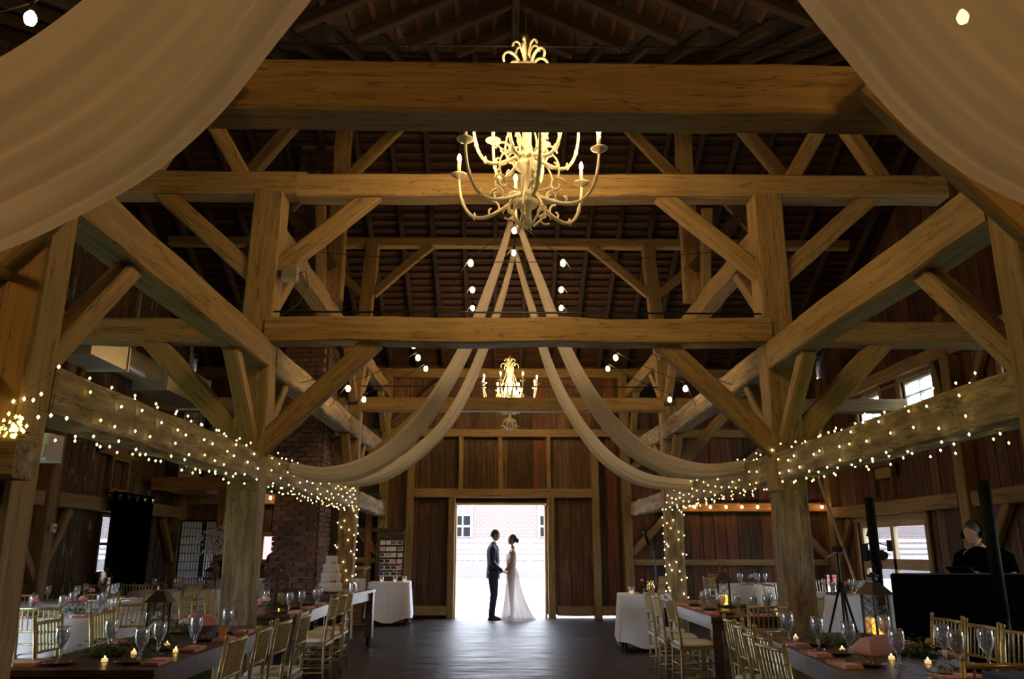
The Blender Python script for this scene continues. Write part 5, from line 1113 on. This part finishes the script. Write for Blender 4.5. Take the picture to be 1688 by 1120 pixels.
MB().tube([(0, 0, 0), (0, 0, 1.25), (-.05, 0, 1.42), (-.14, 0, 1.62)], [.012, .012, .016, .014], 7).build('pole', 'black_metal', t); MB().box((-.13, 0, 1.62), (.05, .06, .26), Matrix.Rotation(R(-18), 3, 'Y')).build('lamp_head', 'black', t)
for k in range(5): MB().box((-.135 + .02 * k - .03, -.032, 1.70 - .035 * k), (.02, .006, .02)).build('lens_dot', 'chrome', t)
MB().lathe([(.16, 0), (.15, .02), (.02, .03)], 16).build('base', 'black_metal', t)
MB().tube([(5.6, 14.05, 3.9), (5.42, 13.98, 3.2), (5.36, 13.95, 2.6), (5.5, 13.9, 2.0), (5.85, 14.1, 1.0), (6.2, 14.3, .05)], .022, 7).build('hanging_cable', 'light_wood', label='pale loose cable hanging in a curve beside the far right corner post', cat='cable', smooth=True)
t = thing('equipment_case', 'dark case with blue edge at the bottom right corner', 'case', (1.92, 3.5, .0), .1); MB().box((0, 0, .455), (.34, .30, .91)).build('body', 'black', t); MB().box((.05, 0, .925), (.22, .24, .03)).build('lid', 'suit', t)

# ---------------------------------------------------------------- people
def skinned(name, chains, mat, parent, sub=2, loc=(0, 0, 0)):
    """one continuous surface grown over a skeleton: chains of (point, radius) sharing joints"""
    vs, es, rad, idx = [], [], [], {}
    for ch in chains:
        prev = None
        for p, r_ in ch:
            k = tuple(round(q, 4) for q in p)
            if k not in idx: idx[k] = len(vs); vs.append(p); rad.append(r_)
            if prev is not None and prev != idx[k]: es.append((prev, idx[k]))
            prev = idx[k]
    me = bpy.data.meshes.new(name); me.from_pydata(vs, es, []); me.materials.append(MATS[mat]); o = obj(name, me, parent, loc)
    m = o.modifiers.new('skin', 'SKIN'); m.use_smooth_shade = True; sv = me.skin_vertices
    if not len(sv):
        me.attributes  # ensure layer
    lay = me.skin_vertices[0].data if len(me.skin_vertices) else None
    if lay is None:
        import bmesh
        bm = bmesh.new(); bm.from_mesh(me); bm.verts.layers.skin.verify(); bm.to_mesh(me); bm.free(); lay = me.skin_vertices[0].data
    for i, r_ in enumerate(rad): lay[i].radius = r_ if isinstance(r_, tuple) else (r_, r_); lay[i].use_root = (i == 0)
    s_ = o.modifiers.new('sub', 'SUBSURF'); s_.levels = sub; s_.render_levels = sub
    return o
def hand(parent, wrist, direction, palm_n, side, size=1.0):
    """palm with five separate curled fingers"""
    w_ = Vector(wrist); d = Vector(direction).normalized(); nrm = Vector(palm_n); nrm = (nrm - d * nrm.dot(d)).normalized(); sd = d.cross(nrm) * side
    k = .185 * size; P = w_ + d * k * .42; ch = [[(tuple(w_), .022 * size), (tuple(w_ + d * k * .2), (.026 * size, .018 * size)), (tuple(P), (.030 * size, .016 * size))]]
    for j, (o_, ln) in enumerate(((-.030, .070), (-.010, .080), (.010, .076), (.029, .060))):
        b_ = P + sd * o_ * size; p1 = b_ + d * ln * .45 * size + nrm * .006; p2 = p1 + (d * .30 + nrm * .18) * ln * size * 1.1; p3 = p2 + (d * .10 + nrm * .26) * ln * size
        ch.append([(tuple(P), (.030 * size, .016 * size)), (tuple(b_ + d * .008), .0095 * size), (tuple(p1), .0085 * size), (tuple(p2), .008 * size), (tuple(p3), .007 * size)])
    b_ = w_ + d * k * .22; ch.append([(tuple(w_ + d * k * .2), (.026 * size, .018 * size)), (tuple(b_ - sd * .034 * size + d * .012), .011 * size), (tuple(b_ - sd * .052 * size + d * .04 + nrm * .012), .0095 * size), (tuple(b_ - sd * .052 * size + d * .068 + nrm * .026), .008 * size)])
    return skinned('hand', ch, 'skin', parent, 1)
def head(parent, c, tilt, H, hair, female=False):
    """c = chin-neck joint; local +Y is the way the face looks"""
    q = Matrix.Rotation(tilt, 4, 'X'); q.translation = Vector(c)
    vs = []; N = 18; M = 14; a_, b_, h_ = .075 * H, .095 * H, .118 * H
    for i in range(M + 1):
        th = math.pi * i / M; z_ = math.cos(th)
        for j in range(N):
            ph = 2 * math.pi * j / N; x_ = math.sin(th) * math.cos(ph); y_ = math.sin(th) * math.sin(ph)
            taper = 1 - .28 * max(0, -z_) ** 1.3; X_ = a_ * x_ * taper; Y_ = b_ * y_ * (1 - .12 * max(0, -z_)) + (.012 * max(0, -z_) if y_ > 0 else -.0); Z_ = h_ * z_
            f = max(0, y_) ** 6 * max(0, 1 - abs(x_) * 5)
            Y_ += .024 * f * math.exp(-((z_ + .12) / .13) ** 2) + .010 * f * math.exp(-((z_ + .46) / .06) ** 2) + .012 * f * math.exp(-((z_ + .82) / .1) ** 2) - .006 * max(0, y_) ** 4 * math.exp(-((z_ - .06) / .08) ** 2)
            vs.append(q @ Vector((X_, Y_ + .01, Z_ + .125 * H)))
    hd = MB().add(vs, [(i * N + j, (i + 1) * N + j, (i + 1) * N + (j + 1) % N, i * N + (j + 1) % N) for i in range(M) for j in range(N)]).build('head', 'skin', parent, smooth=True)
    for s in (-1, 1):
        e_ = q @ Vector((s * .030, .083, .135 * H)); MB().ball(e_, .0105, 8, 6, (1, .6, .7)).build('eye', 'paper', hd); MB().ball(e_ + Vector((0, .006, 0)), .005, 6, 4).build('iris', 'black', hd)
        MB().ball(q @ Vector((s * .077 * H, .0, .118 * H)), .028, 8, 6, (.35, .7, 1.1)).build('ear', 'skin', hd)
    MB().ball(q @ Vector((0, .098, .072 * H)), .018, 8, 4, (1.2, .4, .35)).build('mouth', 'napkin', hd)
    hb = MB(); vs = []
    for i in range(9):
        th = math.pi * .60 * i / 8; z_ = math.cos(th)
        for j in range(N):
            ph = 2 * math.pi * j / N; x_ = math.sin(th) * math.cos(ph); y_ = math.sin(th) * math.sin(ph); lim = 1 if y_ < .35 or z_ > .30 else .93
            g = 1.09 * lim + rnd.uniform(-.008, .008); vs.append(q @ Vector((a_ * x_ * g, (b_ * y_) * g - .004, h_ * z_ * 1.08 + .128 * H)))
    hb.add(vs, [(i * N + j, (i + 1) * N + j, (i + 1) * N + (j + 1) % N, i * N + (j + 1) % N) for i in range(8) for j in range(N)]); h0 = hb.build('hair', hair, hd, smooth=True)
    if female:
        MB().ball(q @ Vector((0, -.105, .125 * H)), .055, 10, 8, (1.05, .8, .95)).build('bun', hair, h0, smooth=True)
        for k in range(5): MB().ball(q @ Vector((rnd.uniform(-.05, .05), -.12 + rnd.uniform(-.02, .02), .08 + .02 * k)), .012, 6, 4).build('hair_flower', 'petal_white', h0)
    return hd
def limb(mb, pts, rr, n=12, flat=1.0): mb.tube(pts, rr, n, flat=flat); return mb
# groom, local +Y is toward the bride
g = thing('person', 'man in dark blue suit in the doorway holding the hands of the woman in white', 'person', (-.315, 17.62, 0), R(-90))
skinned('body', [[((0, 0, .98), .13), ((0, 0, 1.12), .125), ((0, -.01, 1.30), (.155, .11)), ((0, -.015, 1.45), (.13, .085)), ((0, .0, 1.54), .055), ((0, .02, 1.61), .052)],
    [((0, 0, .98), .13), ((.09, 0, .90), .09), ((.09, .02, .50), .062), ((.09, -.03, .09), .042), ((.09, .08, .04), .036)], [((0, 0, .98), .13), ((-.09, 0, .90), .09), ((-.09, .01, .50), .062), ((-.09, -.05, .09), .042), ((-.09, .06, .04), .036)],
    [((0, -.015, 1.45), (.13, .085)), ((.19, -.02, 1.45), .06), ((.22, -.01, 1.18), .045), ((.16, .17, .98), .032)], [((0, -.015, 1.45), (.13, .085)), ((-.19, -.02, 1.45), .06), ((-.22, -.01, 1.18), .045), ((-.16, .17, .98), .032)]], 'skin', g, 2)
jk = MB(); N = 22
jk.rings([((0, -.01, .84), .195, .145), ((0, -.01, .98), .19, .14), ((0, -.01, 1.12), .175, .125), ((0, -.015, 1.28), .20, .135), ((0, -.02, 1.40), .215, .13), ((0, -.02, 1.48), .19, .105), ((0, -.01, 1.54), .09, .07), ((0, 0, 1.565), .065, .062)], N)
jk.build('jacket', 'suit', g, smooth=True)
for s in (-1, 1):
    MB().tube([(s * .17, -.02, 1.50), (s * .215, -.02, 1.44), (s * .235, -.03, 1.30), (s * .235, -.03, 1.16), (s * .21, .05, 1.07), (s * .165, .165, .985)], [.05, .075, .068, .058, .052, .045], 12).build('sleeve', 'suit', g, smooth=True)
    MB().tube([(s * .168, .16, .988), (s * .16, .185, .972)], [.038, .038], 10).build('cuff', 'shirt', g)
    hand(g, (s * .158, .18, .975), (-s * .25, 1, -.25), (0, -.2, -1), s)
    MB().tube([(s * .085, 0, .98), (s * .09, .0, .80), (s * .09, .015, .52), (s * .09, -.02, .25), (s * .09, -.035, .075)], [.125, .112, .083, .072, .070], 14).build('trouser_leg', 'suit', g, smooth=True)
    sh = MB(); sh.rings([((s * .09, .03, .0), .046, .145), ((s * .09, .03, .02), .048, .15), ((s * .09, .02, .055), .044, .12), ((s * .09, -.03, .10), .038, .06)], 14); sh.build('shoe', 'shoe', g, smooth=True)
    MB().add([(s * .02, .115, 1.15), (s * .055, .118, 1.42), (s * .075, .085, 1.50), (s * .03, .07, 1.54), (0, .125, 1.12)], [(0, 1, 2, 3, 4)]).build('lapel', 'suit', g)
MB().add([(-.035, .110, 1.18), (.035, .110, 1.18), (.045, .085, 1.54), (-.045, .085, 1.54), (-.03, .13, 1.2), (.03, .13, 1.2), (.04, .095, 1.52), (-.04, .095, 1.52)], [(0, 1, 2, 3), (4, 5, 6, 7), (0, 4, 7, 3), (1, 5, 6, 2)]).build('shirt_front', 'shirt', g); MB().lathe([(.062, 0), (.058, .045)], 14, (0, .005, 1.545), cap=False).build('shirt_collar', 'shirt', g, smooth=True)
MB().add([(-.018, .132, 1.20), (.018, .132, 1.20), (.014, .118, 1.50), (-.014, .118, 1.50)], [(0, 1, 2, 3)]).build('tie', 'suit', g)
head(g, (0, .025, 1.595), R(-4), 1.0, 'hair_dark')
# bride, local +Y is toward the groom
b = thing('person', 'woman in sleeveless white gown standing in the doorway facing the man in blue', 'person', (.065, 17.62, 0), R(90))
skinned('body', [[((0, 0, .98), .12), ((0, .01, 1.12), .095), ((0, -.01, 1.26), (.12, .09)), ((0, -.03, 1.38), (.10, .065)), ((0, -.035, 1.46), .042), ((0, -.01, 1.53), .042)],
    [((0, 0, .98), .12), ((.08, 0, .88), .09), ((.08, .0, .48), .055), ((.08, -.02, .10), .036), ((.08, .08, .03), .03)], [((0, 0, .98), .12), ((-.08, 0, .88), .09), ((-.08, .0, .48), .055), ((-.08, -.02, .10), .036), ((-.08, .08, .03), .03)],
    [((0, -.03, 1.38), (.10, .065)), ((.155, -.03, 1.375), .042), ((.185, -.01, 1.16), .034), ((.13, .14, .985), .025)], [((0, -.03, 1.38), (.10, .065)), ((-.155, -.03, 1.375), .042), ((-.185, -.01, 1.16), .034), ((-.13, .14, .985), .025)]], 'skin', b, 2)
for s in (-1, 1): hand(b, (s * .128, .145, .98), (-s * .1, 1, -.2), (0, .2, -1), s, .88)
gw = MB(); N = 64; vs = []; rows = [(1.33, .125, .100, 0), (1.28, .130, .115, 0), (1.20, .122, .108, 0), (1.10, .108, .095, .0), (1.05, .112, .10, .2), (.95, .15, .14, .5), (.80, .18, .17, .8), (.60, .21, .21, 1), (.40, .24, .25, 1), (.20, .27, .30, 1), (.05, .30, .35, 1), (.012, .32, .39, 1)]
for z_, rx, row_ry, fo in rows:
    for j in range(N):
        a = 2 * math.pi * j / N; ry = row_ry * (.66 if math.sin(a) > 0 and z_ < 1 else 1); f = 1 + fo * (.045 * math.sin(a * 14 + z_ * 2) + .03 * math.sin(a * 23)); tr_ = -.10 * max(0, -math.sin(a)) * max(0, .5 - z_) * 2 - (.03 * (1 - z_))
        vs.append((rx * math.cos(a) * f, ry * math.sin(a) * f + tr_, z_))
gw.add(vs, [(i * N + j, i * N + (j + 1) % N, (i + 1) * N + (j + 1) % N, (i + 1) * N + j) for i in range(len(rows) - 1) for j in range(N)]); gw.build('gown', 'gown', b, smooth=True)
for s in (-1, 1): MB().tube([(s * .085, .085, 1.32), (s * .095, .02, 1.42), (s * .085, -.085, 1.34)], .009, 6).build('shoulder_strap', 'gown', b)
head(b, (0, .0, 1.51), R(10), .95, 'hair_dark', True)
# disc jockey behind the booth
d = thing('person', 'man in black t-shirt and headset looking down behind the booth', 'person', (4.66, 8.15, 0), R(122))
skinned('body', [[((0, 0, .95), .13), ((0, 0, 1.10), .125), ((0, .03, 1.26), (.16, .11)), ((0, .08, 1.38), (.13, .085)), ((0, .12, 1.45), .055), ((0, .15, 1.50), .05)],
    [((0, 0, .95), .13), ((.09, 0, .88), .09), ((.09, .02, .48), .062), ((.09, -.03, .09), .042), ((.09, .09, .04), .036)], [((0, 0, .95), .13), ((-.09, 0, .88), .09), ((-.09, .02, .48), .062), ((-.09, -.03, .09), .042), ((-.09, .09, .04), .036)],
    [((0, .08, 1.38), (.13, .085)), ((.20, .07, 1.37), .06), ((.27, .10, 1.12), .045), ((.16, .36, 1.18), .032)], [((0, .08, 1.38), (.13, .085)), ((-.20, .07, 1.37), .06), ((-.27, .10, 1.12), .045), ((-.16, .34, 1.20), .032)]], 'skin', d, 2)
MB().rings([((0, .0, .90), .19, .14), ((0, .0, 1.10), .18, .14), ((0, .04, 1.26), .205, .145), ((0, .08, 1.37), .20, .125, .2), ((0, .11, 1.43), .11, .08, .3), ((0, .12, 1.45), .07, .06, .3)], 20).build('t_shirt', 'black_cloth', d, smooth=True)
for s in (-1, 1):
    MB().tube([(s * .15, .07, 1.40), (s * .21, .07, 1.36), (s * .255, .09, 1.22)], [.06, .078, .068], 12).build('sleeve', 'black_cloth', d, smooth=True); hand(d, (s * .158, .36, 1.185), (-s * .2, 1, .1), (0, 0, 1), s)
    MB().tube([(s * .09, 0, .95), (s * .09, .0, .78), (s * .09, .015, .50), (s * .09, -.02, .25), (s * .09, -.035, .05)], [.12, .11, .083, .075, .074], 12).build('trouser_leg', 'black', d, smooth=True)
    MB().rings([((s * .09, .03, .0), .046, .14), ((s * .09, .02, .055), .044, .12), ((s * .09, -.03, .09), .038, .06)], 12).build('shoe', 'black', d, smooth=True)
hd = head(d, (0, .15, 1.48), R(-24), 1.0, 'hair_dark')
MB().tube([(.095 * math.cos(a), .20, 1.60 + .12 * math.sin(a)) for a in [math.pi * k / 8 for k in range(9)]], .010, 6).build('headset_band', 'black', d)
for s in (-1, 1): MB().tube([(s * .085, .20, 1.58), (s * .11, .20, 1.58)], .038, 12).build('ear_cup', 'black', d)
t = thing('tablet', 'small tablet with bluish lit screen in the hands of the man at the booth', 'tablet', (4.66, 8.15, 1.20), R(122)); MB().box((0, .50, .03), (.24, .16, .012), Matrix.Rotation(R(35), 3, 'X')).build('case', 'black', t); MB().box((0, .497, .040), (.21, .13, .004), Matrix.Rotation(R(35), 3, 'X')).build('screen', 'screen_glow', t)
